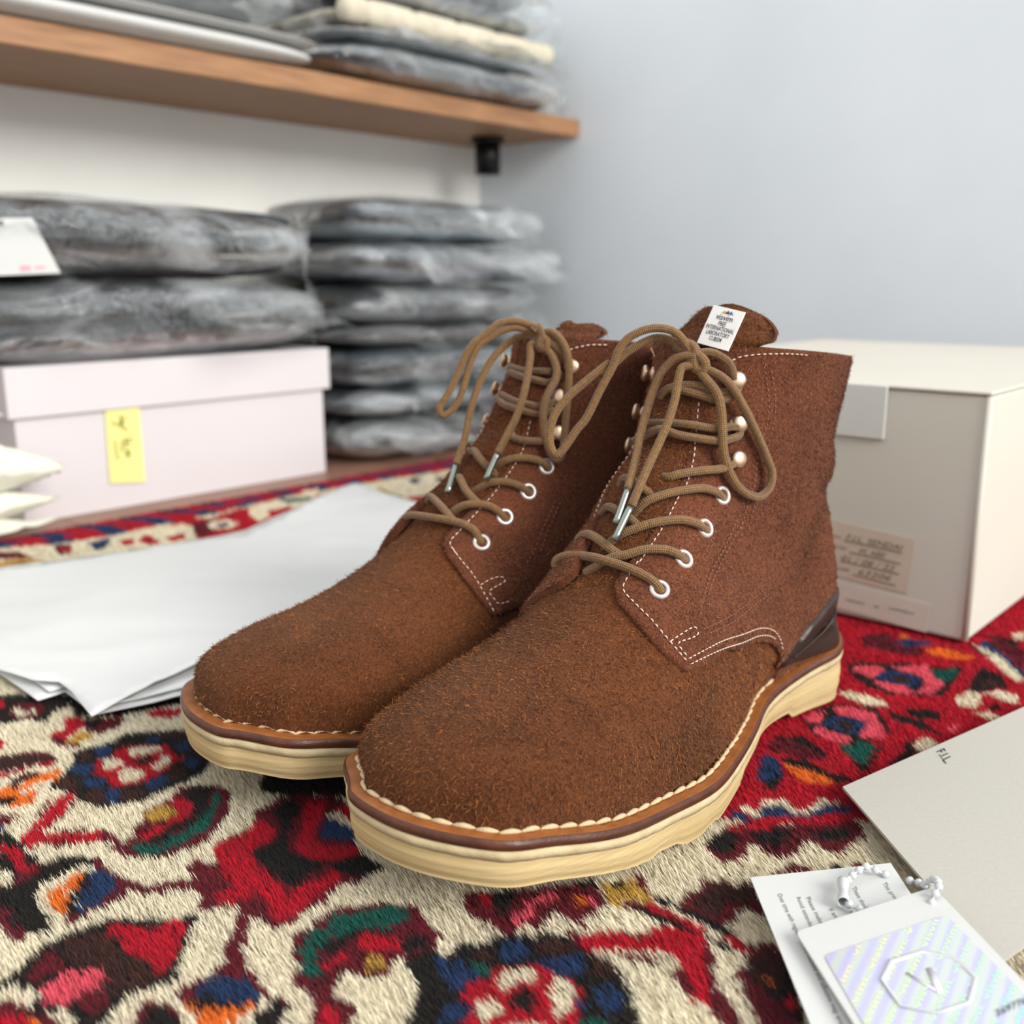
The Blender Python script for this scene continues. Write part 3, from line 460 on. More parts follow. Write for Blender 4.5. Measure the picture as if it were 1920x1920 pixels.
def _cr(K,u):
    # Catmull-Rom through rows of K at parameter u in [0,len-1]
    n=len(K);i=np.clip(np.floor(u).astype(int),0,n-2);t=(u-i)[...,None]
    p0=K[np.clip(i-1,0,n-1)];p1=K[i];p2=K[i+1];p3=K[np.clip(i+2,0,n-1)]
    return .5*((2*p1)+(-p0+p2)*t+(2*p0-5*p1+4*p2-p3)*t*t+(-p0+3*p1-3*p2+p3)*t**3)
NR=len(RK)-1
def S(u,ph):
    """boot upper surface: u ring 0..NR, ph angle 0 front/top, + = side of +y, pi = bottom/back"""
    u=np.asarray(u,float);ph=np.asarray(ph,float)
    k=_cr(RK,np.broadcast_to(u,np.broadcast(u,ph).shape))
    Fx,Fz,Bx,Bz,w,cy,e=[k[...,j] for j in range(7)]
    c=np.cos(ph);s=np.sin(ph)
    # squareness: only the lower half is squared (foot on the sole)
    lo=np.clip(-c,0,1)
    ee=2/(2+(e-2)*1.6*(lo>0)+.0)
    cc=np.sign(c)*np.abs(c)**np.where(c<0,ee,1.0)
    ss=np.sign(s)*np.abs(s)**np.where(c<0,ee,0.94)
    foot=np.clip((9.5-u)/4,0,1)
    # on the foot the widest line sits low
    cc=cc-.22*foot*(1-cc*cc)
    mx,mz=(Fx+Bx)/2,(Fz+Bz)/2;hx,hz=(Fx-Bx)/2,(Fz-Bz)/2
    X,Y,Z=mx+hx*cc,cy+w*ss,mz+hz*cc
    # the feather line: the upper swells out to meet the welt all round
    zw=zcream(X)+.0040;k=np.clip((zw+.027-Z)/.024,0,1);k=k*k*(3-2*k)
    th=np.arctan2(Y,X-.15);R=np.interp(th,_foot()[0],_foot()[1]);r=np.hypot(Y,X-.15)+1e-9
    side=np.clip((r/R-.30)/.30,0,1)
    rn=r+(R-r)*k*side*np.where(R>r,1,.8)
    return np.stack([.15+(X-.15)*rn/r,Y*rn/r,Z],-1)
_ft=[]
def _foot():
    if not _ft:
        q=outline(-.0062,720);t=np.arctan2(q[:,1],q[:,0]-.15);r=np.hypot(q[:,1],q[:,0]-.15);o=np.argsort(t);t=t[o];r=r[o]
        _ft.append((np.r_[t-2*np.pi,t,t+2*np.pi],np.r_[r,r,r]))
    return _ft[0]
def N(u,ph):
    d=1e-3
    a=S(np.clip(u+d,0,NR),ph)-S(np.clip(u-d,0,NR),ph);b=S(u,ph+d)-S(u,ph-d)
    n=np.cross(b,a);n/=np.linalg.norm(n,axis=-1,keepdims=True)+1e-12
    return n
# plan outline of the outsole: x, +y side (lateral), -y side (medial)
SK=np.array([[-0.0080,0.0017,0.0020],
 [-0.0040,0.0166,0.0175],
 [0.0040,0.0242,0.0280],
 [0.0200,0.0308,0.0366],
 [0.0450,0.0268,0.0435],
 [0.0800,0.0256,0.0453],
 [0.1100,0.0356,0.0448],
 [0.1417,0.0462,0.0494],
 [0.1743,0.0550,0.0544],
 [0.2068,0.0555,0.0555],
 [0.2394,0.0557,0.0565],
 [0.2665,0.0494,0.0506],
 [0.2850,0.0438,0.0447],
 [0.2969,0.0279,0.0265],
 [0.3029,0.0121,0.0177],
 [0.3045,-0.0023,0.0038]])
def outline(off=0,n=240):
    x=SK[:,0];ya=SK[:,1];yb=-SK[:,2]
    P=np.concatenate([np.stack([x,ya],1),np.stack([x,yb],1)[-2:0:-1]])
    # closed catmull
    m=len(P);u=np.linspace(0,m,n,endpoint=False);i=np.floor(u).astype(int);t=(u-i)[:,None]
    p0,p1,p2,p3=[P[(i+k)%m] for k in (-1,0,1,2)]
    Q=.5*(2*p1+(-p0+p2)*t+(2*p0-5*p1+4*p2-p3)*t*t+(-p0+3*p1-3*p2+p3)*t**3)
    for _ in range(6): Q=(np.roll(Q,1,0)+2*Q+np.roll(Q,-1,0))/4
    if off:
        d=np.roll(Q,-1,0)-np.roll(Q,1,0);nn=np.stack([d[:,1],-d[:,0]],1);nn/=np.linalg.norm(nn,axis=1,keepdims=True)
        c=Q.mean(0);s=np.sign(((Q-c)*nn).sum(1).mean());Q=Q+nn*s*off
    return Q
ZX=[-.01,.05,.10,.15,.20,.24,.29]
def _sm(x,T): return sum(np.interp(np.asarray(x)+d,ZX,T) for d in (-.024,-.016,-.008,0,.008,.016,.024))/7
def zbot(x): return _sm(x,[0.0, 0.0, 0.0, 0.0, 0.0, 0.0099, 0.0212])
def zcream(x): return _sm(x,[0.0292, 0.0215, 0.0135, 0.0150, 0.0183, 0.0232, 0.036])

NB={'O': (0.164, 0.5395), 'ang': 226.29, 'mir': 1}
FB={'O': (0.0874, 0.6068), 'ang': 223.19, 'mir': -1}
# ---------------- boots ----------------
def hexc(*c): return np.array(srgb(*c)[:3])
def suede(name,c1,c2):  # base set darker than the nap, painting shade into gaps between fibres
    t=NT(name);a=t.noise(24,5,.62,dist=.6);b=t.noise(900,3,.7);c=t.noise(2600,2,.6)
    col=t.mix(t.ramp(a,[(.36,tuple([x*.72 for x in c1[:3]]+[1])),(.66,tuple([x*1.18 for x in c2[:3]]+[1]))]),t.ramp(b,[(.35,tuple([x*.45 for x in c1[:3]]+[1])),(.62,tuple([min(1,x*1.5) for x in c2[:3]]+[1]))]),.5)
    t.base(col);t.set(Roughness=.95);t.b.inputs['Specular IOR Level'].default_value=.12
    t.b.inputs['Sheen Weight'].default_value=.14;t.b.inputs['Sheen Roughness'].default_value=.5;t.b.inputs['Sheen Tint'].default_value=(.9,.6,.45,1)
    p=t.bump(b,.7,.0012);t.bump(c,.4,.0006,p);return t.m
M={}
M['vamp']=suede('suede_brown',srgb(66,35,17),srgb(96,54,28))
M['quarter']=suede('suede_reddish',srgb(74,40,25),srgb(106,61,42))
M['lining']=plain('lining_leather',srgb(92,54,38),.85,bump=.3,bs=400)
M['nap']=attr_mat('suede_nap','col',.95,.08)
t=NT('cream_wedge');f=t.noise(22,4,.55,stretch=(1,1,55));g=t.noise(700,3,.6,stretch=(1,1,3));h=t.noise(25,3)
t.base(t.mix(t.ramp(f,[(.3,srgb(176,150,102)),(.55,srgb(196,172,124)),(.75,srgb(206,186,142))]),t.ramp(h,[(.3,srgb(180,154,106)),(.7,srgb(204,182,136))]),.4))
t.set(Roughness=.7);p=t.bump(f,.35,.0006);t.bump(g,.35,.0003,p);M['wedge']=t.m
t=NT('pale_midsole');g=t.noise(450,4,.7);t.base(t.ramp(t.noise(90,4),[(.3,srgb(178,158,122)),(.7,srgb(202,184,146))]));t.set(Roughness=.85);t.bump(g,.5,.0008);M['mid']=t.m
t=NT('tan_welt');t.base(t.ramp(t.noise(120,4),[(.3,srgb(128,72,32)),(.7,srgb(156,94,44))]));t.set(Roughness=.45);t.bump(t.noise(600,3),.25,.0005);M['welt']=t.m
t=NT('dark_welt_edge');t.base(t.ramp(t.noise(150,4),[(.3,srgb(66,32,18)),(.7,srgb(92,48,28))]));t.set(Roughness=.4);t.bump(t.noise(500,3,stretch=(1,1,3)),.4,.0006);M['edge']=t.m
M['stitch']=plain('waxed_thread',srgb(205,180,142),.7,bump=.5,bs=900)
M['thread']=plain('white_thread',srgb(226,200,180),.7)
M['redthread']=plain('rose_thread',srgb(150,98,80),.8)
M['clip']=plain('dark_plastic',srgb(50,38,34),.38,bump=.08,bs=200)
M['eyelet']=plain('white_metal',srgb(214,206,200),.32,.55,.01)
M['hook']=plain('pale_brass',srgb(196,168,142),.32,.9,.02)
M['aglet']=plain('steel_aglet',srgb(150,155,148),.28,.9,.05)
def lace_mat(name,c1,c2):
    t=NT(name);uv=t.node('ShaderNodeTexCoord').outputs['UV'];outs=[]
    for s in (1,-1):
        mp=t.node('ShaderNodeMapping');mp.inputs['Scale'].default_value=(6.0,s*560,1);t.l(uv,mp.inputs[0])
        w=t.node('ShaderNodeVectorMath');w.operation='DOT_PRODUCT';w.inputs[1].default_value=(1,1,0);t.l(mp.outputs[0],w.inputs[0])
        m=t.node('ShaderNodeMath');m.operation='MULTIPLY';m.inputs[1].default_value=6.28318;t.l(w.outputs['Value'],m.inputs[0])
        s_=t.node('ShaderNodeMath');s_.operation='SINE';t.l(m.outputs[0],s_.inputs[0]);outs.append(s_.outputs[0])
    mx=t.node('ShaderNodeMath');mx.operation='MULTIPLY';t.l(outs[0],mx.inputs[0]);t.l(outs[1],mx.inputs[1])
    ad=t.node('ShaderNodeMath');ad.operation='MULTIPLY_ADD';ad.inputs[1].default_value=.5;ad.inputs[2].default_value=.5;t.l(mx.outputs[0],ad.inputs[0])
    n=t.noise(700,3);col=t.mix(t.ramp(ad.outputs[0],[(.15,c1),(.8,c2)]),t.ramp(n,[(.3,c1),(.7,c2)]),.4)
    t.base(col);t.set(Roughness=.8);t.b.inputs['Sheen Weight'].default_value=.2
    p=t.bump(ad.outputs[0],.7,.0005);t.bump(n,.3,.0003,p);return t.m
M['lace']=lace_mat('braided_lace',srgb(74,50,22),srgb(146,106,58))
M['white_tag']=plain('woven_white_label',srgb(232,230,226),.7,bump=.15,bs=1500)
M['ink']=plain('black_ink',srgb(40,40,42),.6)
M['ink_grey']=plain('grey_ink',srgb(96,96,98),.6)
M['ink_soft']=plain('soft_pencil_ink',srgb(122,106,92),.7)
USC=.42
def densify(P,step,closed=True):
    P=np.asarray(P,float);o=[];n=len(P);rg=range(n if closed else n-1)
    for i in rg:
        a=P[i];b=P[(i+1)%n];k=max(1,int(np.ceil(np.hypot((b-a)[0]*USC,(b-a)[1])/step)))
        for j in range(k): o.append(a+(b-a)*j/k)
    if not closed: o.append(P[-1])
    return np.array(o)
def patch(name,poly,off,mir,mat,parent,step=.05,skirt=.004,edge=.5,offfn=None,soft=None):
    """a leather piece bounded by poly in (u,phi) on the last, raised by off"""
    B=densify(poly,step);q=B*[USC,1];lo=q.min(0);hi=q.max(0)
    gx,gy=np.meshgrid(np.arange(lo[0]+step/2,hi[0],step),np.arange(lo[1]+step/2,hi[1],step),indexing='ij');G=np.stack([gx.ravel(),gy.ravel()],1)
    # drop interior points too close to the border
    d=np.full(len(G),9.)
    for b in q: d=np.minimum(d,(np.abs(G-b)).max(1))
    G=G[d>step*.45]
    pts=[Vector(p) for p in np.vstack([q,G])]
    vo,eo,fo,_,_,_=delaunay_2d_cdt(pts,[],[list(range(len(q)))],1,1e-6)
    P=np.array([v[:] for v in vo]);P[:,0]/=USC;T=np.array([list(f) for f in fo if len(f)==3])
    # border edges
    E={}
    for t_ in T:
        for a,b in ((t_[0],t_[1]),(t_[1],t_[2]),(t_[2],t_[0])):
            E[(a,b)]=1
    be=[(a,b) for (a,b) in E if (b,a) not in E]
    bv=sorted({a for e in be for a in e});bs=set(bv)
    Sx=S(P[:,0],P[:,1]);Nx=N(P[:,0],P[:,1]);of=np.full(len(P),off) if offfn is None else offfn(P)
    ot=of.copy();ot[bv]=of[bv]*edge+ (of[bv]-.0006)*(1-edge)
    V=Sx+Nx*ot[:,None]
    m={v:len(V)+i for i,v in enumerate(bv)};low=Sx[bv]+Nx[bv]*(of[bv]-skirt)[:,None];V2=np.vstack([V,low])
    F=[list(t_) for t_ in T]+[[b,a,m[a],m[b]] for a,b in be]
    # orientation check
    a,b,c=V[T[len(T)//2]];flip=(np.cross(b-a,c-a)@Nx[T[len(T)//2][0]])<0
    if mir<0: V2=V2*[1,-1,1];V=V*[1,-1,1];Nx=Nx*[1,-1,1];flip=not flip
    if flip: F=[f[::-1] for f in F]
    o=mk(name,V2,F,mat,parent);return o,V,T,Nx
def nap(name,V,T,Nx,n,parent,c1,c2,L=.0013,Wd=.00016,seed=0,dirv=(.5,0,-.6)):
    A=np.linalg.norm(np.cross(V[T[:,1]]-V[T[:,0]],V[T[:,2]]-V[T[:,0]]),axis=1);k=rng.choice(len(T),n,p=A/A.sum())
    r1=np.sqrt(rng.random(n));r2=rng.random(n);w=np.stack([1-r1,r1*(1-r2),r1*r2],1)
    P=(V[T[k]]*w[...,None]).sum(1);Nn=(Nx[T[k]]*w[...,None]).sum(1);Nn/=np.linalg.norm(Nn,axis=1,keepdims=True)
    fl=np.array(dirv)+rng.normal(size=(n,3))*.75;fl-=Nn*(fl*Nn).sum(1)[:,None];fl/=np.linalg.norm(fl,axis=1,keepdims=True)+1e-9
    h=.25+.55*rng.random((n,1))**1.5;D=fl*(1-h*.5)+Nn*h;D/=np.linalg.norm(D,axis=1,keepdims=True)
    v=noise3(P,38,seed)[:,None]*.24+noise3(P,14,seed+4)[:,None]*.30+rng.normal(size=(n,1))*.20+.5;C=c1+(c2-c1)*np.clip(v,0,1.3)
    return fibres(name,P-Nn*.0001,D,L*(.45+1.1*rng.random(n)**2),Wd*(.6+.8*rng.random(n)),C,M['nap'],parent,.5)
def on(uvp,off,mir): # points on the last
    a=np.asarray(uvp,float);p=S(a[:,0],a[:,1])+N(a[:,0],a[:,1])*off
    if mir<0: p=p*[1,-1,1]
    return p
def build_boot(pose,label,QL,EY,HK,ST,SR,LACE,tongue_tag,nv,nq,tg_=(.0072,.0182,.0258)):
    (ox,oy),ang,mir=pose['O'],pose['ang'],pose['mir']
    R=thing('suede_boot',label,'boot',(ox,oy,0),math.radians(ang),'pair of brown suede lace-up boots')
    fm=lambda V:np.asarray(V,float)*[1,mir,1]
    # ---- sole ----
    Q=outline(0,300);Qi=outline(-.010,300);s=np.arange(300)
    x=Q[:,0];c=(np.roll(Q,-1,0)-np.roll(Q,1,0));c=np.stack([c[:,1],-c[:,0]],1);c/=np.linalg.norm(c,axis=1,keepdims=True)
    if ((Q-Q.mean(0))*c).sum()<0: c=-c
    lug=0.0
    for a,b,h in ((.196,.218,.0022),(.168,.182,.0016),(.055,.135,.0035),(.222,.226,.001)): lug=lug+h*np.clip(np.minimum(x-a,b-x)/.0035,0,1)
    zb=zbot(x)+lug;zc=zcream(x)
    rows=[];
    def row(off,z): rows.append(np.column_stack([Q+c*off,z]))
    rows.append(np.column_stack([outline(-.03,300)*[1,.0]+[0,0],zb+.004]))
    row(-.006,zb+.0012);row(-.0022,zb);row(-.0012,zb+.0005)
    for k in np.linspace(.06,1,12): row(-.0008+.0010*math.sin(k*3.1)-.0009*(1-k)+(.00012*(-1)**int(k*40)),zb+(zc-.0035-zb)*k)
    rows.append(np.column_stack([Qi,zc-.0035]))
    V=np.concatenate(rows);F=grid_faces(len(rows),300,True)
    mk('wedge_sole',fm(V),F if mir>0 else F[:,::-1],M['wedge'],R)
    rr=[np.column_stack([Qi,zc-.0036]),np.column_stack([Q+c*.0001,zc-.0036]),np.column_stack([Q+c*.0005,zc-.0018]),np.column_stack([Q+c*.0002,zc]),np.column_stack([Qi,zc])]
    V=np.concatenate(rr)+np.repeat(np.zeros((1,3)),1500,0);n_=noise3(V,300)[:,None]*.0003;V[:,:2]+=np.tile(c,(5,1))*n_
    F=grid_faces(5,300,True);mk('midsole',fm(V),F if mir>0 else F[:,::-1],M['mid'],R)
    hz=.0042
    rr=[np.column_stack([Qi,zc]),np.column_stack([Q-c*.0006,zc]),np.column_stack([Q+c*.0004,zc+.0006]),np.column_stack([Q+c*.0006,zc+hz*.5]),np.column_stack([Q+c*.0003,zc+hz-.0007]),np.column_stack([Q-c*.0006,zc+hz-.0001])]
    V=np.concatenate(rr);F=grid_faces(6,300,True);welt=mk('welt',fm(V),F if mir>0 else F[:,::-1],M['edge'],R);welt['label']='dark brown edge of the welt'
    Qw=outline(-.013,300)
    rr=[np.column_stack([Q-c*.0006,zc+hz-.0001]),np.column_stack([Q-c*.002,zc+hz+.0002]),np.column_stack([Q-c*.004,zc+hz]),np.column_stack([Qw,zc+hz])]
    V=np.concatenate(rr);F=grid_faces(4,300,True);o=mk('welt_top',fm(V),F if mir>0 else F[:,::-1],M['welt'],welt);o['label']='tan upper face of the welt'
    # welt stitches
    Qs=outline(-.0062,1200);seg=np.linalg.norm(np.roll(Qs,-1,0)-Qs,axis=1);cs=np.r_[0,np.cumsum(seg)];tot=cs[-1];ns=int(tot/.0079)
    tt=np.linspace(0,1,9);base=np.stack([(tt-.5)*.0086,np.sin(tt*np.pi)*.0010,np.sin(tt*np.pi)*.0011],1)
    sv,sf,_=tube(base,np.interp(tt,[0,.2,.5,.8,1],[.0004,.00085,.0011,.00085,.0004]),6)
    sm=None
    for k in range(ns):
        a=tot*k/ns;i=np.searchsorted(cs,a)-1;i=max(0,i)%1200;p=Qs[i];t_=Qs[(i+8)%1200]-Qs[i-8]
        if p[0]<.030: continue
        an=math.atan2(t_[1]*mir,t_[0])
        if sm is None:
            so=mk('welt_stitch',sv,sf,M['stitch'],welt);sm=so.data
        else:
            so=bpy.data.objects.new('welt_stitch',sm);COL.objects.link(so);so.parent=welt
        so.location=(p[0],p[1]*mir,float(zcream(p[0]))+hz+.0002);so.rotation_euler=(rng.normal()*.05,-math.atan2(float(zcream(p[0]+.004)-zcream(p[0]-.004)),.008)*math.cos(an)*1,an+.06)
    # ---- upper ----
    sg=1 if QL[0][1]>0 else -1           # visible side of this boot in phi
    ql=[(a,b) for a,b in QL]
    if sg<0: # far boot: rear of the lower edge is out of sight, finish it like the near one
        ql=ql+[(a,-b) for a,b in QN if b>1.45]
    top=[(NR,ql[0][1])]
    side=top+ql+[(10.5,sg*2.6),(10.6,sg*math.pi),(NR,sg*math.pi)]
    oth=[(a,-b) for a,b in side]
    vp=[(0.0,-math.pi),(0.0,math.pi),(11.0,math.pi),(11.0,2.3),(10.2,1.2),(9.3,.5),(9.0,.2),(9.0,-.2),(9.3,-.5),(10.2,-1.2),(11.0,-2.3),(11.0,-math.pi)]
    o,V,T,Nx=patch('vamp',vp,0.0,mir,M['vamp'],R,step=.055,skirt=.0004,offfn=lambda P:np.clip(P[:,0]/.3,0,1)*0)
    vis=1
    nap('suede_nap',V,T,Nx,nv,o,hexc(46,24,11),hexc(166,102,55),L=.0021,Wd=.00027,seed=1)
    # tongue: strip under the quarters, standing up above the collar
    us=np.linspace(7.9,NR,46);hw=np.interp(us,[7.9,8.4,9.5,NR],[.18,.34,.62,.66]);ph=np.linspace(-1,1,19)
    rows=[]
    for u_,h_ in zip(us,hw):
        p=S(np.full(19,u_),ph*h_)+N(np.full(19,u_),ph*h_)*(.0009+.0006*(1-ph**2)[:,None]) if u_<NR-.01 else None
        if p is not None: rows.append(p)
    last=rows[-1];w0=(last[:,1]-last[:,1].mean());cy=last[:,1].mean()
    for k in range(1,17):
        f=k/16;z=last[:,2].mean()+f*tg_[1];wd=tg_[2]*(1.06-.40*f**1.8-.12*f**6)
        zz=z-.0035*np.abs(ph)**4*f+.0008*np.sin(ph*5)*f
        xx=last[:,0]-.007*f-.007*min(1,f*2)+.0025*(1-ph**2)*(1-f)
        yy=cy+tg_[0]+ph*wd;yk=yy*min(1,f*5)+last[:,1]*(1-min(1,f*5));rows.append(np.column_stack([xx,yk,zz]))
    A=np.array(rows);Bk=A-np.array([.0028,0,0.0]);n1=len(rows)
    V=np.concatenate([A.reshape(-1,3),Bk.reshape(-1,3)]);m=19;F=[list(f) for f in grid_faces(n1,m)];F+= [[i+n1*m for i in f[::-1]] for f in F[:]]
    rim=[i*m for i in range(n1)]+[(n1-1)*m+j for j in range(1,m)]+[i*m+m-1 for i in range(n1-2,-1,-1)]
    F+= [[rim[i],rim[i+1],rim[i+1]+n1*m,rim[i]+n1*m] for i in range(len(rim)-1)]
    V=fm(V);F=[f[::-1] for f in F] if mir<0 else F
    to=mk('tongue',V,F,M['vamp'],R)
    Tt=np.array([[f[0],f[1],f[2]] for f in F]+[[f[0],f[2],f[3]] for f in F]);a,b,cc=V[Tt[:,0]],V[Tt[:,1]],V[Tt[:,2]];fn=np.cross(b-a,cc-a);Nv=np.zeros_like(V)
    for j in range(3): np.add.at(Nv,Tt[:,j],fn)
    Nv/=np.linalg.norm(Nv,axis=1,keepdims=True)+1e-12;
    if (Nv[:m*20,0]).mean()<0: Nv=-Nv
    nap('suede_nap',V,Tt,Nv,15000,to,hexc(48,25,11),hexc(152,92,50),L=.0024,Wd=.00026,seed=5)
    # lining: inner wall of the shaft
    u_=np.linspace(11.2,NR,30);p_=np.linspace(-math.pi,math.pi,97)[:-1];G=S(u_[:,None],p_[None])-N(u_[:,None],p_[None])*.0016;G=fm(G.reshape(-1,3))
    F=grid_faces(30,96,True,flip=(mir>0));mk('lining',G,F,M['lining'],R)
    for nm,pl in (('quarter',side),('quarter',oth)):
        wob=lambda P:.0022+.0005*noise3(np.column_stack([P[:,0]*1.1,P[:,1]*2.2,P[:,0]*0]),1.0,3)+.0038*np.clip(1-((P[:,0]-14.45-.12*np.abs(np.abs(P[:,1])-2.2))/.36)**2,0,1)*np.clip((np.abs(P[:,1])-1.5)*.8,0,1)-.0012*np.clip(1-((P[:,0]-13.9)/.3)**2,0,1)*np.clip(np.abs(P[:,1])-1.2,0,1)
        wf=wob if pl is side else (lambda P:wob(P)+.0036*np.exp(-((P[:,0]-7.7)/.9)**2)*np.exp(-((np.abs(P[:,1])-.25)/.35)**2))
        o,V,T,Nx=patch(nm,pl,.0022,mir,M['quarter'],R,step=.05,skirt=.0042,offfn=wf)
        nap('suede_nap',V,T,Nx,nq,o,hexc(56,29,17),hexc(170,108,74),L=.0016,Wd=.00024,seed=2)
        # fringe along the raw edge
    # heel clip
    cf=[(10.60,2.30),(10.66,2.02),(10.72,1.862),(11.06,1.826),(11.52,1.925),(11.87,2.086),(12.2,2.42),(12.42,2.8)]
    zz=cf+[(12.5,math.pi)]+[(a,2*math.pi-b) for a,b in cf[::-1]]+[(10.80,2*math.pi-2.44),(10.86,2*math.pi-2.58),(10.8,math.pi),(10.86,2.58),(10.80,2.44)]
    o,V,T,Nx=patch('heel_clip',zz,.0048,mir,M['clip'],R,step=.04,skirt=.0050,edge=0,offfn=lambda P:np.full(len(P),.0046));o['label']='dark plastic clip around the heel'
    # raised hook-shaped mark and small letters on the clip
    mk_=lambda pts,r:tube(catmull(on(pts,.0049,mir),5),r,6)
    pts=[(10.93,2.22),(11.06,2.28),(11.22,2.33),(11.42,2.34),(11.62,2.30)]
    v_,f_,_=mk_(pts,.0006);mk('raised_mark',v_,f_,M['clip'],o)
    V_,F_=text_geo('vis',1,'LEFT');pu=np.array([(12.0-.25*a[1]*.9,2.80+.10*a[0]) for a in V_]) if len(V_) else None
    if pu is not None: mk('raised_letters',on([(11.52+.26*a[1],2.42+.13*a[0]) for a in V_],.0051,mir),F_,M['lining'],o,smooth=False)
    # stitching
    def rowst(lines,mat,nm,r,ln,gap,off):
        prt=[]
        for li in lines:
            if len(li)<2: continue
            P=catmull(on(li,off,mir),6);Nn=catmull(on(li,off+.001,mir),6)-P;sg_=np.r_[0,np.cumsum(np.linalg.norm(np.diff(P,axis=0),axis=1))];a=0
            while a+ln<sg_[-1]:
                tt=np.linspace(a,a+ln,4);q=np.stack([np.interp(tt,sg_,P[:,j]) for j in range(3)],1);nn=np.stack([np.interp(tt,sg_,Nn[:,j]) for j in range(3)],1)
                q=q+nn*np.array([-.2,.55,.55,-.2])[:,None]*.6;v,f,_=tube(q,[r*.6,r,r,r*.6],5);prt.append((v,f));a+=ln+gap
        if prt:
            V,F=joinm(prt);o=mk(nm,V,F,mat,R);o['kind']='stuff';return o
    o=rowst(ST+[[(a,-b) for a,b in l] for l in ST],M['thread'],'white_stitching',.00030,.0019,.0010,.0026)
    o=rowst(SR+[[(a,-b) for a,b in l] for l in SR],M['redthread'],'rose_stitching',.00024,.0014,.0012,.0026)
    # eyelets and hooks
    ea=np.linspace(0,2*np.pi,29)[:-1];prof=[(.0023,-.0018),(.0024,.0002),(.0029,.0008),(.0037,.0008),(.0043,.0002),(.0044,-.0006)]
    ev=np.array([[r*math.cos(a),r*math.sin(a),z] for r,z in prof for a in ea]);ef=grid_faces(6,28,True,flip=True)
    em=None;hm=None
    hp=[];v,f,_=tube(np.array([[0,0,-.001],[0,0,.0022]]),[.0018,.0018],12);hp.append((v,f))
    def lathe(pr,n=20):
        a=np.linspace(0,2*np.pi,n,endpoint=False);V=np.array([[r*math.cos(t),r*math.sin(t),z] for r,z in pr for t in a]);return V,[list(f) for f in grid_faces(len(pr),n,True)]+[list(range((len(pr)-1)*n,len(pr)*n))]
    hp.append(lathe([(.0018,.0014),(.0032,.0022),(.0040,.0034),(.0039,.0044),(.0028,.0050),(.0010,.0052),(.00003,.0052)]));hp.append(lathe([(.0036,-.0006),(.0036,.0006),(.0024,.0010)]))
    hV,hF=joinm(hp)
    for sd in (1,-1):
        for (a,b) in EY:
            b=b*sd;p=on([(a,b)],.0024,mir)[0];n=(on([(a,b)],.0034,mir)[0]-p);rq=Vector(n).to_track_quat('Z','Y').to_euler()
            if em is None: eo=mk('eyelet',ev,ef,M['eyelet'],R);em=eo.data
            else: eo=bpy.data.objects.new('eyelet',em);COL.objects.link(eo);eo.parent=R
            eo.location=p;eo.rotation_euler=rq
        for (a,b) in HK:
            b=b*sd;p=on([(a,b)],.0024,mir)[0];n=(on([(a,b)],.0034,mir)[0]-p);rq=Vector(n).to_track_quat('Z','Y').to_euler()
            if hm is None: ho=mk('lace_hook',hV,hF,M['hook'],R);hm=ho.data
            else: ho=bpy.data.objects.new('lace_hook',hm);COL.objects.link(ho);ho.parent=R
            ho.location=p;ho.rotation_euler=rq
    # laces
    pr=[];uvs=[];ag=[]
    for kind,P in LACE:
        if len(P)<2: continue
        P=np.array(P)*1e-3
        if kind=='aglet':
            v,f,_=tube(catmull(P*[1,mir,1],6),.00165,10);ag.append((v,f));continue
        Q_=catmull(P*[1,mir,1],9);r=.0020 if kind!='knot' else .0023
        v,f,uv=tube(Q_,r,10,.92);pr.append((v,f));uvs.append(uv)
    V,F=joinm(pr);lo=mk('lace',V,F,M['lace'],R,uv=np.vstack(uvs))
    # loose fuzz on the lace
    for v,f in ag: mk('aglet',v,f,M['aglet'],lo)
    if tongue_tag:
        # woven label on the tongue top
        mi=n1-1;ctr=np.array([A[-8,12,0]+.0105,cy+.0175,A[-1,9,2]-.0092]);ex=np.array([0.06,1,-.16])*mir;ex=np.array([.04,.98,-.17]);ey=np.array([-.42,.17,.9]);ex/=np.linalg.norm(ex);ey/=np.linalg.norm(ey)
        w2,h2=.0074,.0082;LS=1.12
        def lab(P2,d): 
            P2=np.asarray(P2,float)*LS;return fm(ctr+P2[:,:1]*ex+P2[:,1:2]*ey+np.array([1,0,.4])*d*1.0)
        gx=np.linspace(-w2,w2,7);gy=np.linspace(-h2,h2,7);GX,GY=np.meshgrid(gx,gy,indexing='ij');Vf=lab(np.column_stack([GX.ravel(),GY.ravel()]),.0004);Vb=lab(np.column_stack([GX.ravel(),GY.ravel()]),-.0003)
        F=[list(q) for q in grid_faces(7,7)];F2=F+[[i+49 for i in q[::-1]] for q in F]
        rim=[i*7 for i in range(7)]+[42+j for j in range(1,7)]+[i*7+6 for i in range(5,-1,-1)]+[j for j in range(5,0,-1)];F2+=[[rim[i],rim[(i+1)%24],rim[(i+1)%24]+49,rim[i]+49] for i in range(24)]
        lo_=mk('woven_label',np.vstack([Vf,Vb]),F2,M['white_tag'],R,smooth=False);lo_['label']='white woven label on the tongue'
        L=[]
        for s_,y,sz in (('visvim',.0030,.0034),('FREE',.0007,.0026),('INTERNATIONAL',-.0014,.0025),('LABORATORY',-.0036,.0025),('CUBISM',-.0058,.0025)):
            v,f=text_geo(s_,sz,'CENTER',bold=.00002)
            v=v*[.68 if s_!='visvim' else .95,1,1]
            if len(v): L.append((np.column_stack([lab(v[:,:2]+[0,y],.0006)]),f))
        V,F=joinm(L);mk('printed_words',V,F,M['ink'],lo_,smooth=False)
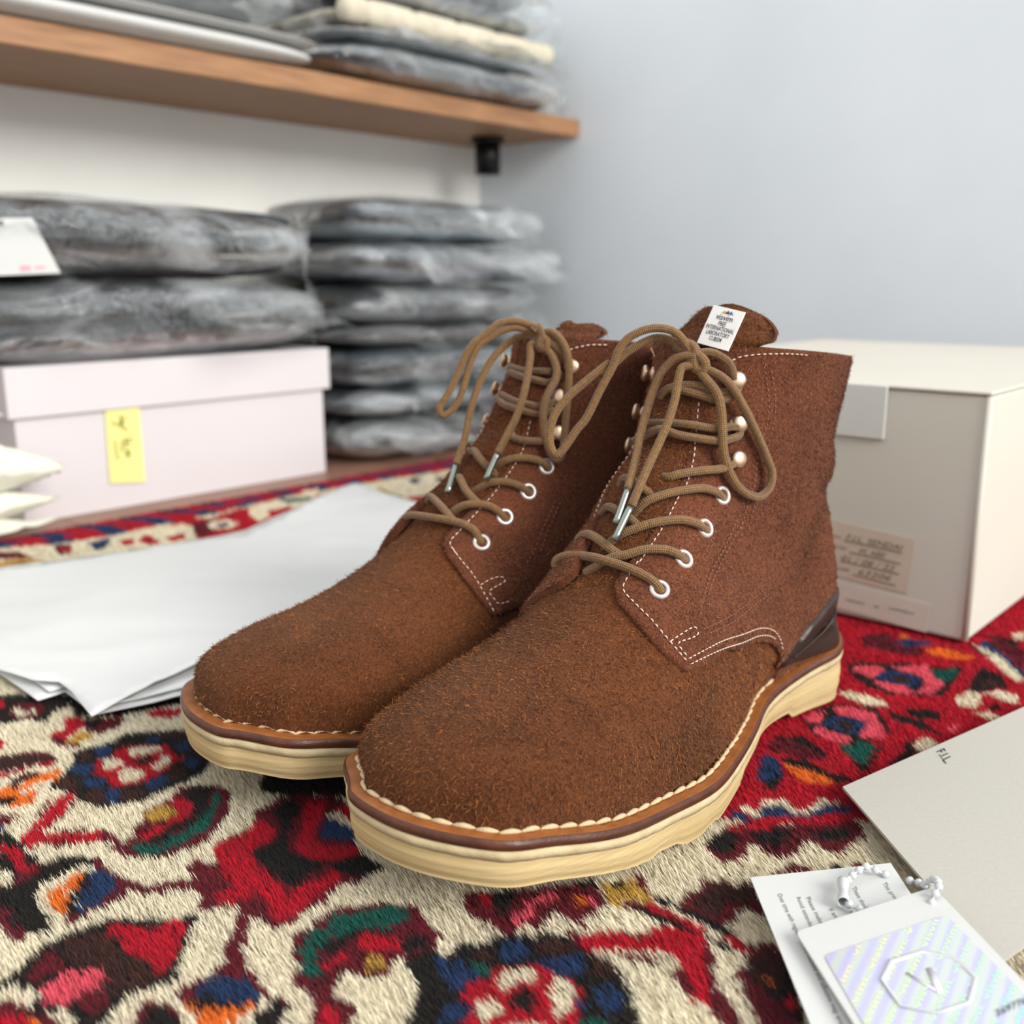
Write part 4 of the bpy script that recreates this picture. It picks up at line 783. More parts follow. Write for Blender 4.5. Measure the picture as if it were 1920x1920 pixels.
        for pts,cl in (([(-.0024,.0058),(-.0012,.0070),(.0002,.0058)],srgb(196,160,110)),([(-.0008,.0058),(.0004,.0073),(.0014,.0058)],srgb(120,50,60)),([(.0006,.0058),(.0018,.0072),(.0032,.0058)],srgb(60,120,170))):
            mk('printed_mountain',lab(np.array(pts),.00065),[[0,1,2]],plain('mountain_print',cl,.7),lo_,smooth=False)
    return R
# ---------------- setting ----------------
t=NT('painted_wall_white');t.base(t.ramp(t.noise(6,4),[(.3,srgb(226,226,221)),(.7,srgb(233,233,228))]));t.set(Roughness=.9);t.bump(t.noise(220,3),.12,.0008);M['wallL']=t.m
t=NT('wall_cool_cast');t.base(t.ramp(t.noise(5,4),[(.3,srgb(212,220,227)),(.7,srgb(219,226,232))]));t.set(Roughness=.9);t.bump(t.noise(220,3),.12,.0008);M['wallB']=t.m  # bluish cast of the ambient light put into this wall's colour
t=NT('oak_wood');f=t.noise(18,5,.6,stretch=(1,14,14));t.base(t.ramp(f,[(.25,srgb(130,92,62)),(.5,srgb(157,114,78)),(.75,srgb(174,131,94))]));t.set(Roughness=.55);t.bump(f,.12,.0006);M['oak']=t.m
t=NT('floor_boards');f=t.noise(9,5,.6,stretch=(1.5,14,1));t.base(t.ramp(f,[(.25,srgb(120,84,66)),(.5,srgb(146,108,90)),(.75,srgb(166,126,106))]));t.set(Roughness=.45);M['floor']=t.m
M['whitebox']=plain('white_card_box',srgb(216,210,212),.6,var=.006,scale=8,bump=.05,bs=700)
M['greybox']=plain('greyish_card_box',srgb(203,198,187),.7,.0,.012,8,bump=.06,bs=700)
M['paper']=plain('off_white_paper',srgb(203,204,202),.6,var=.01)
M['tissue']=plain('white_tissue',srgb(217,218,217),.55,var=.01,scale=12,bump=.1,bs=120)
M['cream_bag']=plain('cream_cloth',srgb(226,224,208),.75,var=.02,bump=.2,bs=400)
M['black']=plain('black_metal',srgb(16,16,18),.35,.3)
FZ=-.0055
def room(name,a0,a1,b0,b1,z0,z1,mat,parent=None,bev=0,**p):
    V,F=box(a0,a1,b0,b1,z0,z1,bev);return mk(name,V,F,mat,parent,smooth=False,rot=(0,0,RA) if parent is None else None,**p)
WB=1.17;WA=1.235
room('wall_left',-1.6,WA,WB,WB+.08,FZ,2.4,M['wallL'],kind='structure')
room('wall_back',WA,WA+.08,-1.6,WB+.08,FZ,2.4,M['wallB'],kind='structure')
fl=room('floor',-1.6,WA,-1.6,WB,FZ-.03,FZ-.0012,M['floor'],kind='structure')
# floor boards, each a plank along the shelf wall
pm=None;k=0
for j in range(4):
    b0=WB-.105*(j+1);off=[.31,.02,.47,.2][j];a=-1.6
    ends=[-1.6,-.9+off,-.05+off,.62+off*.5,WA]
    for a0,a1 in zip(ends[:-1],ends[1:]):
        V,F=box(a0+.0006,a1-.0006,b0+.0006,b0+.1044,FZ-.0012,FZ,.0004);mk('floor_board',V,F,M['floor'],fl,smooth=False)
# ---------------- rug ----------------
KN=.0016;RA0,RA1,RB0,RB1=-.62,1.10,-.62  ,.905
na=int((RA1-RA0)/KN);nb=int((RB1-RB0)/KN)
PALN='WRMKBOGYPND';PAL={'W':(226,215,188),'R':(178,10,36),'M':(98,20,32),'K':(28,23,20),'B':(30,54,92),'O':(226,112,34),'G':(16,84,72),'Y':(188,148,66),'P':(222,84,100),'N':(62,34,28),'D':(150,24,44)}
ca=RA0+(np.arange(na)+.5)*KN;cb=RB0+(np.arange(nb)+.5)*KN
idx=np.zeros((na,nb),np.int8)
# ground pattern of the parts no polygon covers: rosettes on cream, red field to the far right
gA,gB=np.meshgrid(ca,cb,indexing='ij')
fu=(gA/.19)%1-.5;fv=((gB/.17)+.5*np.floor(gA/.19))%1-.5;rr=np.hypot(fu,fv)
idx[rr<.34]=3;idx[(rr<.30)&(np.abs(np.sin(np.arctan2(fv,fu)*4))>.6)]=4;idx[rr<.19]=1;idx[(rr<.12)&(np.abs(fu*fv)>.002)]=0;idx[rr<.04]=3
idx[(rr>.40)&(noise3(np.stack([gA,gB,gA*0],-1),22,3)>.25)]=2
idx[(gA>.62)&(gB<.6)&(rr>.34)]=1
for col,q in RUG:
    P=np.array(q,float).reshape(-1,2)/1000;ia0=max(0,int((P[:,0].min()-RA0)/KN)-1);ia1=min(na,int((P[:,0].max()-RA0)/KN)+2);ib0=max(0,int((P[:,1].min()-RB0)/KN)-1);ib1=min(nb,int((P[:,1].max()-RB0)/KN)+2)
    if ia1<=ia0 or ib1<=ib0: continue
    X=gA[ia0:ia1,ib0:ib1];Y=gB[ia0:ia1,ib0:ib1];ins=np.zeros(X.shape,bool)
    for (x1,y1),(x2,y2) in zip(P,np.roll(P,-1,0)):
        if y1!=y2: ins^=((y1>Y)!=(y2>Y))&(X<(x2-x1)*(Y-y1)/(y2-y1)+x1)
    idx[ia0:ia1,ib0:ib1][ins]=PALN.index(col)
# guard stripe and selvedge along the far edge
edge=gB>RB1-.030;idx[edge]=np.where(((gA[edge]/.021+gB[edge]/.03)%2)<1.0,1,4);idx[edge&(gB>RB1-.012)&(idx==4)]=2
dm=idx==10;idx[dm]=np.where(((gA[dm]/.024)%2)<1.15,1,4)
pal=np.array([srgb(*PAL[c])[:3] for c in PALN])
colf=np.clip(pal[idx]*(1+.10*noise3(np.stack([gA,gB,gA*0],-1),60,1)[...,None]+.06*noise3(np.stack([gA,gB,gA*0],-1),320,2)[...,None]),.002,1)
rug=thing('persian_rug','red, navy and cream floral wool rug under the boots','rug',(0,0,0))
rug.rotation_euler=(0,0,RA)
# one quad per knot, in its own colour, darkened as painted shade beneath the pile
KQ=KN*2;na2,nb2=na//2,nb//2
i,j=np.meshgrid(np.arange(na2),np.arange(nb2),indexing='ij');i=i.ravel();j=j.ravel();n=len(i);x_=RA0+i*KQ;y_=RB0+j*KQ
h=-.0040+.0007*noise3(np.column_stack([x_,y_,x_*0]),90,4)+.0003*rng.normal(size=n)
V=np.stack([np.column_stack([x_,y_,h]),np.column_stack([x_+KQ,y_,h]),np.column_stack([x_+KQ,y_+KQ,h]),np.column_stack([x_,y_+KQ,h])],1).reshape(-1,3)
M['wool']=attr_mat('wool_knots','col',.95,.1);M['pile']=attr_mat('wool_pile','col',.85,.12)
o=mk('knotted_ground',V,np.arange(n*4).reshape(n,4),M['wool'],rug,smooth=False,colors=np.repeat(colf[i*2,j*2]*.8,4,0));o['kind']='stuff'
V,F=box(RA0,RA1,RB0,RB1,FZ,-.0047,.0002);mk('backing',V,F,plain('rug_backing',srgb(120,90,80),.9),rug,smooth=False)
# pile: leaning fibres, dense near the boots, sparser with distance
cx=RA0+(np.arange(na2)+.5)*KQ;cy_=RB0+(np.arange(nb2)+.5)*KQ;gx,gy=np.meshgrid(cx,cy_,indexing='ij')
wx=gx*E1[0]+gy*E2[0];wy=gx*E1[1]+gy*E2[1]
vis=(np.abs(wx)<wy*.60+.05)&(wy>.20)&(wy<1.55)
dens=np.where(vis,np.clip(29*(.40/np.maximum(wy,.3))**2.0,1.7,21),1.1)
cnt=rng.poisson(dens);I,J=np.nonzero(cnt);rep=cnt[I,J];I=np.repeat(I,rep);J=np.repeat(J,rep);n=len(I);print('pile fibres',n)
T_=np.column_stack([cx[I]+(rng.random(n)-.5)*KQ,cy_[J]+(rng.random(n)-.5)*KQ,np.zeros(n)])
ii=np.clip(((T_[:,0]+rng.normal(size=n)*.0004-RA0)/KN).astype(int),0,na-1);jj=np.clip(((T_[:,1]+rng.normal(size=n)*.0004-RB0)/KN).astype(int),0,nb-1)
lean=np.array([-.62,.40,0]);la=np.array([lean[:2]@E1,lean[:2]@E2,.66])
D=la+rng.normal(size=(n,3))*[.15,.15,.08]+.14*np.column_stack([noise3(T_,35,8),noise3(T_,35,9),np.zeros(n)]);D/=np.linalg.norm(D,axis=1,keepdims=True)
L_=.0050*(.85+.3*rng.random(n));P=T_-D*L_[:,None]*[.9,.9,0];P[:,2]=-.0043
far=np.where(vis[I,J],np.clip(wy[I,J]/.42,1,3.2),2.9)
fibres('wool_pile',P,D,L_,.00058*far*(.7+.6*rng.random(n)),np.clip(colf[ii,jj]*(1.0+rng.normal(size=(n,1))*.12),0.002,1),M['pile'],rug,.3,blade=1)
# ---------------- boots ----------------
near=build_boot(NB,'nearer brown suede boot, right of the pair, white woven label on its tongue',QN,EN,HN,STN,SRN,LN,True,70000,46000)
farb=build_boot(FB,'farther brown suede boot, left of the pair, lace loop hanging over the tissue side',QF,EF,HF,STF,SRF,LF,False,42000,26000,(-.0115,.0085,.0165))
# ---------------- shelf ----------------
sh=thing('wall_shelf','oak plank shelf on the white wall with black bracket','shelf',(0,0,0),RA)
V,F=box(-.9,1.233,.967,1.169,.420,.444,.0015);mk('shelf_plank',V,F,M['oak'],sh,smooth=False)
v,f,_=tube(np.array([[1.145,1.068,.420],[1.145,1.068,.368]]),[.0185,.0185],24);mk('bracket',v,f,M['black'],sh);v,f,_=tube(np.array([[1.145,1.068,.4195],[1.145,1.068,.412]]),[.024,.024],24);mk('bracket_flange',v,f,M['black'],sh)
# ---------------- clear film ----------------
t=NT('clear_film');nt=t;n1=nt.noise(9,3,.5,dist=2.5,stretch=(1,1,2.0));n2=nt.noise(70,3,.6,dist=3);nt.n.remove(nt.b)
g=nt.n.new('ShaderNodeBsdfGlossy');g.inputs['Roughness'].default_value=.09;g.inputs['Color'].default_value=(1,1,1,1);tr=nt.n.new('ShaderNodeBsdfTransparent');tr.inputs[0].default_value=(.97,.98,.98,1);df=nt.n.new('ShaderNodeBsdfDiffuse');df.inputs[0].default_value=(.80,.83,.85,1)
bp=nt.n.new('ShaderNodeBump');bp.inputs['Strength'].default_value=.7;bp.inputs['Distance'].default_value=.012;nt.l(n1,bp.inputs['Height']);bp2=nt.n.new('ShaderNodeBump');bp2.inputs['Strength'].default_value=.5;bp2.inputs['Distance'].default_value=.003;nt.l(n2,bp2.inputs['Height']);nt.l(bp.outputs[0],bp2.inputs['Normal']);nt.l(bp2.outputs[0],g.inputs['Normal']);nt.l(bp2.outputs[0],df.inputs['Normal'])
lw=nt.n.new('ShaderNodeLayerWeight');lw.inputs[0].default_value=.32;nt.l(bp2.outputs[0],lw.inputs['Normal'])
m1=nt.n.new('ShaderNodeMixShader');ma=nt.n.new('ShaderNodeMath');ma.operation='MULTIPLY_ADD';ma.inputs[1].default_value=.42;ma.inputs[2].default_value=.035;nt.l(lw.outputs['Fresnel'],ma.inputs[0]);nt.l(ma.outputs[0],m1.inputs[0]);nt.l(tr.outputs[0],m1.inputs[1]);nt.l(g.outputs[0],m1.inputs[2])
m2=nt.n.new('ShaderNodeMixShader');n3=nt.noise(6,2.5,.5,dist=2.0,stretch=(1,1,1.8));mr=nt.n.new('ShaderNodeMapRange');mr.inputs[1].default_value=.47;mr.inputs[2].default_value=.72;mr.inputs[3].default_value=.025;mr.inputs[4].default_value=.34;nt.l(n3,mr.inputs[0]);nt.l(mr.outputs[0],m2.inputs[0]);nt.l(m1.outputs[0],m2.inputs[1]);nt.l(df.outputs[0],m2.inputs[2]);nt.l(m2.outputs[0],nt.out.inputs[0]);M['film']=nt.m
def slab(a0,a1,b0,b1,z0,z1,n=46,m=40,e=5,amp=.006,sc=14,seed=0,ez=2.6,crease=0):
    """soft cushion-like slab"""
    th=np.linspace(-math.pi,math.pi,n,endpoint=False);ph=np.linspace(-math.pi/2,math.pi/2,m)
    sp=lambda x,p:np.sign(x)*np.abs(x)**p
    T,P=np.meshgrid(th,ph,indexing='ij');q=2/e
    X=sp(np.cos(P),2/ez)*sp(np.cos(T),q);Y=sp(np.cos(P),2/ez)*sp(np.sin(T),q);Z=sp(np.sin(P),.9)
    V=np.stack([(a0+a1)/2+X*(a1-a0)/2,(b0+b1)/2+Y*(b1-b0)/2,(z0+z1)/2+Z*(z1-z0)/2],-1)
    nn=V-np.array([(a0+a1)/2,(b0+b1)/2,(z0+z1)/2]);nn/=np.linalg.norm(nn,axis=-1,keepdims=True)+1e-9
    d=amp*noise3(V,sc,seed)+amp*.5*noise3(V,sc*2.7,seed+3)
    if crease: d=d+crease*np.maximum(0,ridged(V*[.6,.6,1.6],sc*1.2,seed+7)-.25)*1.8+crease*.35*ridged(V*[1,1,.5],sc*3,seed+9)
    V=V+nn*d[...,None];F=grid_faces(m,n,True)
    return V.transpose(1,0,2).reshape(-1,3),F
CL=lambda n,c:plain(n,c,.85,var=.10,scale=30,bump=.4,bs=500)
def bagged(label,a0,a1,b0,b1,z0,z1,cols,group=None,seed=0,over=.018,flap=True,turn=0):
    R=thing('bagged_garment',label,'garment',(0,0,0),RA,group)
    n=len(cols);h=(z1-z0)/n;ct=np.array([(a0+a1)/2,(b0+b1)/2,0])
    def rot(V):
        c_,s_=math.cos(turn),math.sin(turn);W_=V-ct;Q_=np.column_stack([W_[:,0]*c_-W_[:,1]*s_,W_[:,0]*s_+W_[:,1]*c_,W_[:,2]])+ct;Q_[:,0]=np.minimum(Q_[:,0],WA-.003);Q_[:,1]=np.minimum(Q_[:,1],WB-.003);return Q_
    for k,c in enumerate(cols):
        s=seed*7+k;ra=random.Random(s);d=ra.uniform(0,.016)
        V,F=slab(a0+d,a1-ra.uniform(0,.03),b0+ra.uniform(0,.010),b1-.004,z0+h*k-.0005,z0+h*(k+1)+.0005,amp=.0042,sc=7,seed=s,e=7,ez=4)
        mk('folded_layer',rot(V),F,CL('cloth_%d'%s,c),R)
    V,F=slab(a0-over*.6,a1+over,b0-.016,b1+.002,z0-.001,z1+.004,n=150,m=100,amp=.0055,sc=6,seed=seed+50,e=5,ez=3.4,crease=.0060)
    V[:,2]=np.clip(V[:,2],z0-.0005,z1+.006);film=mk('clear_bag',rot(V),F,M['film'],R)
    if flap:
        # loose end of the bag hanging off the side and the front
        ra=random.Random(seed+5)
        for q,(aa,bb,dx,dy,ln) in enumerate(((a1-.10,b0-.010,.3,-1,.055),(a1+over*.4,b0+.02,1,-.15,.05 if over>.01 else .008),(a0+.13,b0-.010,0,-1,.042))):
            ln*=ra.uniform(.6,1.3);w=ra.uniform(.08,.20);m_=26
            U,Vv=np.meshgrid(np.linspace(0,1,m_),np.linspace(-.5,.5,m_),indexing='ij');dn=np.hypot(dx,dy);px_,py_=-dy/dn,dx/dn
            X=aa+dx/dn*U*ln+px_*Vv*w;Y=bb+dy/dn*U*ln+py_*Vv*w;Z=(z0+z1)/2+(.5-ra.random())*h-.030*U**1.6*ra.uniform(.3,1)
            if q==1:
                X=aa+U*ln*1.3;Y=bb+.02+Vv*.012*np.cos(U*3);Z=(z0+z1)/2+Vv*(z1-z0)*1.1*(1-.35*U)-.012*U**2
            G=np.stack([X,Y,Z],-1);G[...,2]+=.006*noise3(G,30,seed+q)+.004*ridged(G,55,seed+q);G[...,2]=np.maximum(G[...,2],z0+.007 if z0<0 else z0)
            v=G.reshape(-1,3);v=rot(v);f=grid_faces(m_,m_);mk('bag_flap',v,f,M['film'],film)
    return R
D1=srgb(30,37,42);D2=srgb(44,54,60);D3=srgb(16,22,27);G1=srgb(98,112,120);G2=srgb(66,78,88);NV=srgb(34,44,68);BR=srgb(50,46,47)
bagged('clear-bagged dark grey garment lying directly on the white shoebox',.30,.745,.945,1.16,.142,.216,[D2,D1],None,1,.008)
bagged('clear-bagged slate garment topmost on the white shoebox, paper swing tag in front',.28,.735,.945,1.155,.2195,.292,[BR,D1,D2],None,2,.008)
# stack on the floor beside the shoebox
zs=[(-.005,.048,[BR,D3]),(.049,.083,[G2]),(.084,.134,[D1,G2]),(.135,.163,[BR]),(.164,.212,[D2,D3]),(.213,.262,[NV,G2]),(.263,.316,[G1,G2])]
nm=['lowest','second from the bottom','third from the bottom','exactly in the middle','third from the top','second from the top','topmost']
for k,(z0,z1,c) in enumerate(zs):
    r=random.Random(k+3);bagged('clear-bagged dark folded garment, %s in the floor stack under the shelf end'%nm[k],.785+r.uniform(-.006,.02),1.150+r.uniform(-.06,.015),.955+r.uniform(-.012,.012),1.145,z0,z1-.0006,c,'bagged garments stacked on the floor',10+k,.022,True,r.uniform(-.05,.05))
# on the shelf
wb=thing('white_board','white backing board with rounded edge on the shelf, left','board',(0,0,0),RA)
V,F=slab(-.1,.758,.945,1.16,.4445,.466,amp=.0012,sc=8,seed=31,e=9,ez=5);mk('board_body',V,F,M['paper'],wb)
V,F=slab(-.1,.764,.941,1.16,.4665,.4735,amp=.0010,sc=8,seed=32,e=9,ez=3);mk('board_lip',V,F,M['paper'],wb)
bagged('clear-bagged navy garments lying on the white board on the shelf',-.1,.735,.965,1.16,.475,.545,[D3,NV],None,33)
bagged('clear-bagged blue-grey garment lying at the shelf end, lowest there',.785,1.175,.955,1.16,.4455,.484,[BR,G2],None,34)
bagged('clear-bagged slate garment at the shelf end, under the cream cuff roll',.79,1.17,.965,1.16,.4855,.503,[D2],None,35,.012)
cr=thing('knit_roll','cream ribbed knit roll between bagged garments on the shelf','knitwear',(0,0,0),RA)
prt=[]
aa=np.linspace(.80,1.165,90);rad=.0145-.0028*np.exp(-((((aa-.80)/.073)%1-.5)/.07)**2);rad[0]=rad[-1]=.004
v,f,_=tube(np.column_stack([aa,np.full(90,.972),np.full(90,.520)]),rad,22);mk('rolled_cuff',v,f,plain('cream_knit',srgb(206,198,178),.9,var=.06,scale=60,bump=.5,bs=900),cr)
V,F=slab(.80,1.165,.975,1.155,.506,.532,amp=.002,sc=12,seed=36,e=7);mk('knit_body',V,F,plain('cream_knit_body',srgb(190,182,164),.9,var=.06,scale=60,bump=.5,bs=900),cr)
bagged('clear-bagged grey-blue garments above the cream roll, topmost at the shelf end',.78,1.16,.965,1.16,.5345,.60,[G2,D2],None,37)
# ---------------- left white shoebox ----------------
sb=thing('shoebox','white lidded shoebox with a yellow sticky note, on the floor','box',(0,0,0),RA)
V,F=box(.386,.739,.955,1.150,FZ,.128,.0012);mk('box_body',V,F,M['whitebox'],sb,smooth=False)
V,F=box(.379,.746,.9495,1.156,.094,.141,.0014);mk('lid',V,F,M['whitebox'],sb,smooth=False)
st=tag(mk('sticky_note',*(lambda P:(np.vstack([P,P-np.r_[E2,0]*(-.0006)]),[[0,1,2,3],[7,6,5,4],[0,4,5,1],[1,5,6,2],[2,6,7,3],[3,7,4,0]]))(np.array(FL['sticky'])-np.r_[E2,0]*.0008),plain('yellow_note',srgb(244,238,150),.7,var=.01),None,smooth=False),'yellow sticky note with pen marks stuck to the white shoebox','note')
prt=[tube(np.array(s)-np.r_[E2,0]*.0011,.0008,5)[:2] for s in FL['scrib']];V,F=joinm(prt);mk('pen_marks',V,F,plain('olive_pen',srgb(120,112,50),.7),st)
Pq=np.array(FL['swing']);Pq=np.vstack([Pq,Pq+np.r_[E2,0]*.0008]);sw=tag(mk('swing_tag',Pq,[[0,1,2,3],[7,6,5,4],[0,4,5,1],[1,5,6,2],[2,6,7,3],[3,7,4,0]],M['paper'],None,smooth=False),'white paper tag leaning on the topmost bag over the shoebox','tag')
def onq(Q,s,t_): Q=np.asarray(Q[:4],float);return (Q[0]*(1-s)+Q[1]*s)*(1-t_)+(Q[3]*(1-s)+Q[2]*s)*t_
o_=-np.r_[E2,0]*.0006
mk('pink_print',[onq(Pq,s,t_)+o_ for s,t_ in ((.48,.84),(.62,.84),(.62,.93),(.48,.93),(.68,.86),(.82,.86),(.82,.90),(.68,.90))],[[0,1,2,3],[4,5,6,7]],plain('pink_print',srgb(226,160,172),.7),sw,smooth=False)
v,f,_=tube(np.array([onq(Pq,.38,.08)+o_*.5,onq(Pq,.38,.08)+o_*2]),[.002,.002],12);mk('tag_hole',v,f,M['ink_grey'],sw)
# ---------------- cream cloth packets ----------------
def packet(label,tip_a,tip_z,b,h,ang,droop,seed):
    n=24;s=np.linspace(0,1,n);L=.15;rows=[]
    G=[]
    for sd in (1,-1):
        for i_ in s:
            for j_ in s:
                # unit square rotated so a corner points along +a
                x=(i_+j_)/2;y=(i_-j_)/2
                ca_,sa_=math.cos(ang),math.sin(ang);A_=-(x)*L*1.5;B_=y*L*.62
                edge=min(i_,j_,1-i_,1-j_);puff=(min(1,edge*3.2))**.8
                G.append((tip_a+A_*ca_-B_*sa_*.2,b+B_*.55+A_*sa_,tip_z+droop*x+sd*h*puff*.5))
    V=np.array(G);V[:,2]+=.002*noise3(V,26,seed)+.0015*ridged(V,45,seed);F=[list(q) for q in grid_faces(n,n)]
    m=n*n;F2=F+[[k+m for k in q[::-1]] for q in F];rim=[k*n for k in range(n)]+[(n-1)*n+k for k in range(1,n)]+[k*n+n-1 for k in range(n-2,-1,-1)]+[k for k in range(n-2,0,-1)]
    F2+=[[rim[k],rim[(k+1)%len(rim)],rim[(k+1)%len(rim)]+m,rim[k]+m] for k in range(len(rim))]
    return tag(mk('cloth_packet',V,F2,M['cream_bag'],None,rot=(0,0,RA)),label,'packet','folded cream packets before the shoebox')
packet('folded cream cloth packet, lowest of the stack left of the sticky note',.398,.008,.900,.018,.05,-.002,1)
packet('folded cream cloth packet, second from the bottom left of the sticky note',.400,.027,.905,.030,.02,-.006,2)
packet('folded cream cloth packet, widest point, third up left of the sticky note',.410,.050,.905,.050,.0,.032,3)
packet('folded cream cloth packet, topmost, its tip over the shoebox lid edge',.362,.104,.905,.022,.0,.018,4)
# ---------------- tissue ----------------
def sheet(name,poly,zf,th,mat,step=.009,parent=None):
    P=densify(np.array(poly)/[USC,1],step) *[USC,1]
    lo=P.min(0);hi=P.max(0);gx,gy=np.meshgrid(np.arange(lo[0],hi[0],step),np.arange(lo[1],hi[1],step),indexing='ij');G=np.stack([gx.ravel(),gy.ravel()],1)
    d=np.full(len(G),9.)
    for b in P: d=np.minimum(d,np.abs(G-b).max(1))
    G=G[d>step*.45];vo,eo,fo,_,_,_=delaunay_2d_cdt([Vector(p) for p in np.vstack([P,G])],[],[list(range(len(P)))],1,1e-7)
    Q=np.array([v[:] for v in vo]);z=zf(Q);T=[list(f) for f in fo];E={}
    for f in T:
        for a,b in zip(f,f[1:]+f[:1]): E[(a,b)]=1
    be=[(a,b) for a,b in E if (b,a) not in E];n=len(Q);V=np.vstack([np.column_stack([Q,z]),np.column_stack([Q,z-th])])
    F=T+[[i+n for i in f[::-1]] for f in T]+[[b,a,a+n,b+n] for a,b in be];return mk(name,V,F,mat,parent)
ts=thing('tissue_sheet','folded white tissue paper lying on the rug left of the boots','paper')
fx=lambda Q:np.column_stack([Q,Q[:,0]*0])
w1=np.array([.83,-.55]);
lf=lambda Q:.0030+.0012*noise3(fx(Q),14,2)+.0010*noise3(fx(Q),40,3)
def uf(Q):
    c=Q@np.array([.35,.93]);s=Q@np.array([.93,-.35])
    return .0095+.0045*np.sin(c*21+s*6+noise3(fx(Q),6,5)*1.5)*.55+.0022*noise3(fx(Q),11,6)+.0009*ridged(fx(Q)*[1,3,1],16,7)
sheet('lower_fold',FL['tis_low'],lf,.0008,M['tissue'],.011,ts)
sheet('middle_fold',[(x*.985+.0,y*1.0+.006) for x,y in FL['tis_low']],lambda Q:lf(Q)+.0028+.001*noise3(fx(Q),20,9),.0006,M['tissue'],.011,ts)
sheet('upper_fold',FL['tis_up'],lambda Q:np.maximum(uf(Q),lf(Q)+.0035),.0006,M['tissue'],.008,ts)
# ---------------- right card box ----------------
cb_=thing('boot_box','large off-white card boot box with front flap and two paper labels','box',(0,0,0),RA)
A0=.6305;B0=.185;BW=.306;BD=.435;BH=.155
V,F=box(A0,A0+BD,B0,B0+BW,0.0,BH-.0025,.0022);mk('box_body',V,F,M['greybox'],cb_,smooth=False)
V,F=box(A0-.0018,A0+BD,B0-.0006,B0+BW+.0006,BH-.0022,BH,.0009);ld=mk('lid',V,F,M['greybox'],cb_,smooth=False)
V,F=box(A0-.0028,A0-.0003,B0+.061,B0+BW-.061,.1205,BH-.0004,.0008);mk('front_flap',V,F,plain('flap_card',srgb(206,205,200),.6,var=.01),cb_,smooth=False)
for a_,b_ in ((A0-.0004,B0),(A0-.0004,B0+BW)):
    v,f,_=tube(np.array([[a_+.0010,b_+.001*(1 if b_<B0+.1 else -1),.001],[a_+.0010,b_+.001*(1 if b_<B0+.1 else -1),BH-.003]]),.0022,10);mk('corner_seam',v,f,M['greybox'],cb_)
def flat(name,P,d,mat,parent,th=.0004):
    P=np.array(P);d=np.array(d);V=np.vstack([P,P-d*th]);n=len(P);F=[list(range(n)),list(range(n,2*n))[::-1]]+[[i,i+n,(i+1)%n+n,(i+1)%n] for i in range(n)]
    return mk(name,V,F,mat,parent,smooth=False)
n1_=np.r_[-E1,0]
inv_=Matrix.Rotation(-RA,3,'Z')
tow=lambda P:[tuple(inv_@Vector(p)) for p in P]
nloc=np.array(inv_@Vector(n1_))
lb=plain('buff_label',srgb(200,184,166),.7,var=.02);lb1=flat('paper_label',tow(FL['label1']),nloc,lb,cb_);lb2=flat('paper_label',tow(FL['label2']),nloc,plain('pale_label',srgb(208,196,184),.7,var=.02),cb_)
lb1['label']='handwritten buff paper label';lb2['label']='printed pale paper label'
def put_text(rec,lift,local=None,clip=None,shear=0,bold=0):
    kind,s,o_,X,Y=rec;v,f=text_geo(s,1.0,'LEFT',shear=shear,bold=bold)
    if not len(v): return None
    X=np.array(X);Y=np.array(Y);w=v[:,0].max();P=np.array(o_)+v[:,:1]*X/w+v[:,1:2]*Y/.72+np.array(lift)
    if clip is not None:
        keep=[q for q in f if clip(P[q].mean(0))];f=keep
    if local: P=np.array(local(P))
    return P,f
pb=[];ph_=[]
for r in TX:
    if r[0]=='boxp': pb.append(put_text(r,n1_*.0003,tow))
    if r[0]=='boxh': ph_.append(put_text(r,n1_*.0003,tow,shear=.35))
V,F=joinm(pb);mk('printed_words',V,F,M['ink_grey'],lb2 if False else lb1,smooth=False)
u=[tube(np.array(tow(l))+nloc*.0002,.0004,5)[:2] for l in FL['ul']];V,F=joinm(ph_+u);mk('handwriting',V,F,M['ink_soft'],lb1,smooth=False)
# ---------------- envelope, card, tag ----------------
env0=np.array(FL['envelope'][0]);ex=np.array([math.cos(math.radians(35)),math.sin(math.radians(35)),0]);ey=np.array([math.cos(math.radians(-84)),math.sin(math.radians(-84)),0])
ew,eh=.165,.1175
P=[env0,env0+ex*ew,env0+ex*ew+ey*eh,env0+ey*eh]
ev_=tag(flat('envelope',P,(0,0,1),plain('grey_card_stock',srgb(180,177,168),.75,var=.02,scale=600),None,.0012),'plain grey card envelope with three small black letters, right edge','envelope')
for r in TX:
    if r[0]=='env': v,f=put_text(r,(0,0,.0002),bold=.01);mk('printed_letters',v,f,M['ink'],ev_,smooth=False)
c0_=np.array(FL['card'][0]);cx_=np.array(FL['card'][1])-c0_;cyv=np.array([0.0006,-.085,0])
cd=tag(flat('care_card',[c0_,c0_+cx_,c0_+cx_+cyv,c0_+cyv],(0,0,1),M['paper'],None,.0006),'white care card with small grey printed lines under the hologram tag','card')
prt=[put_text(r,(0,0,.0002)) for r in TX if r[0]=='card'];V,F=joinm(prt);mk('printed_lines',V,F,plain('print_grey',srgb(110,112,114),.7),cd,smooth=False)
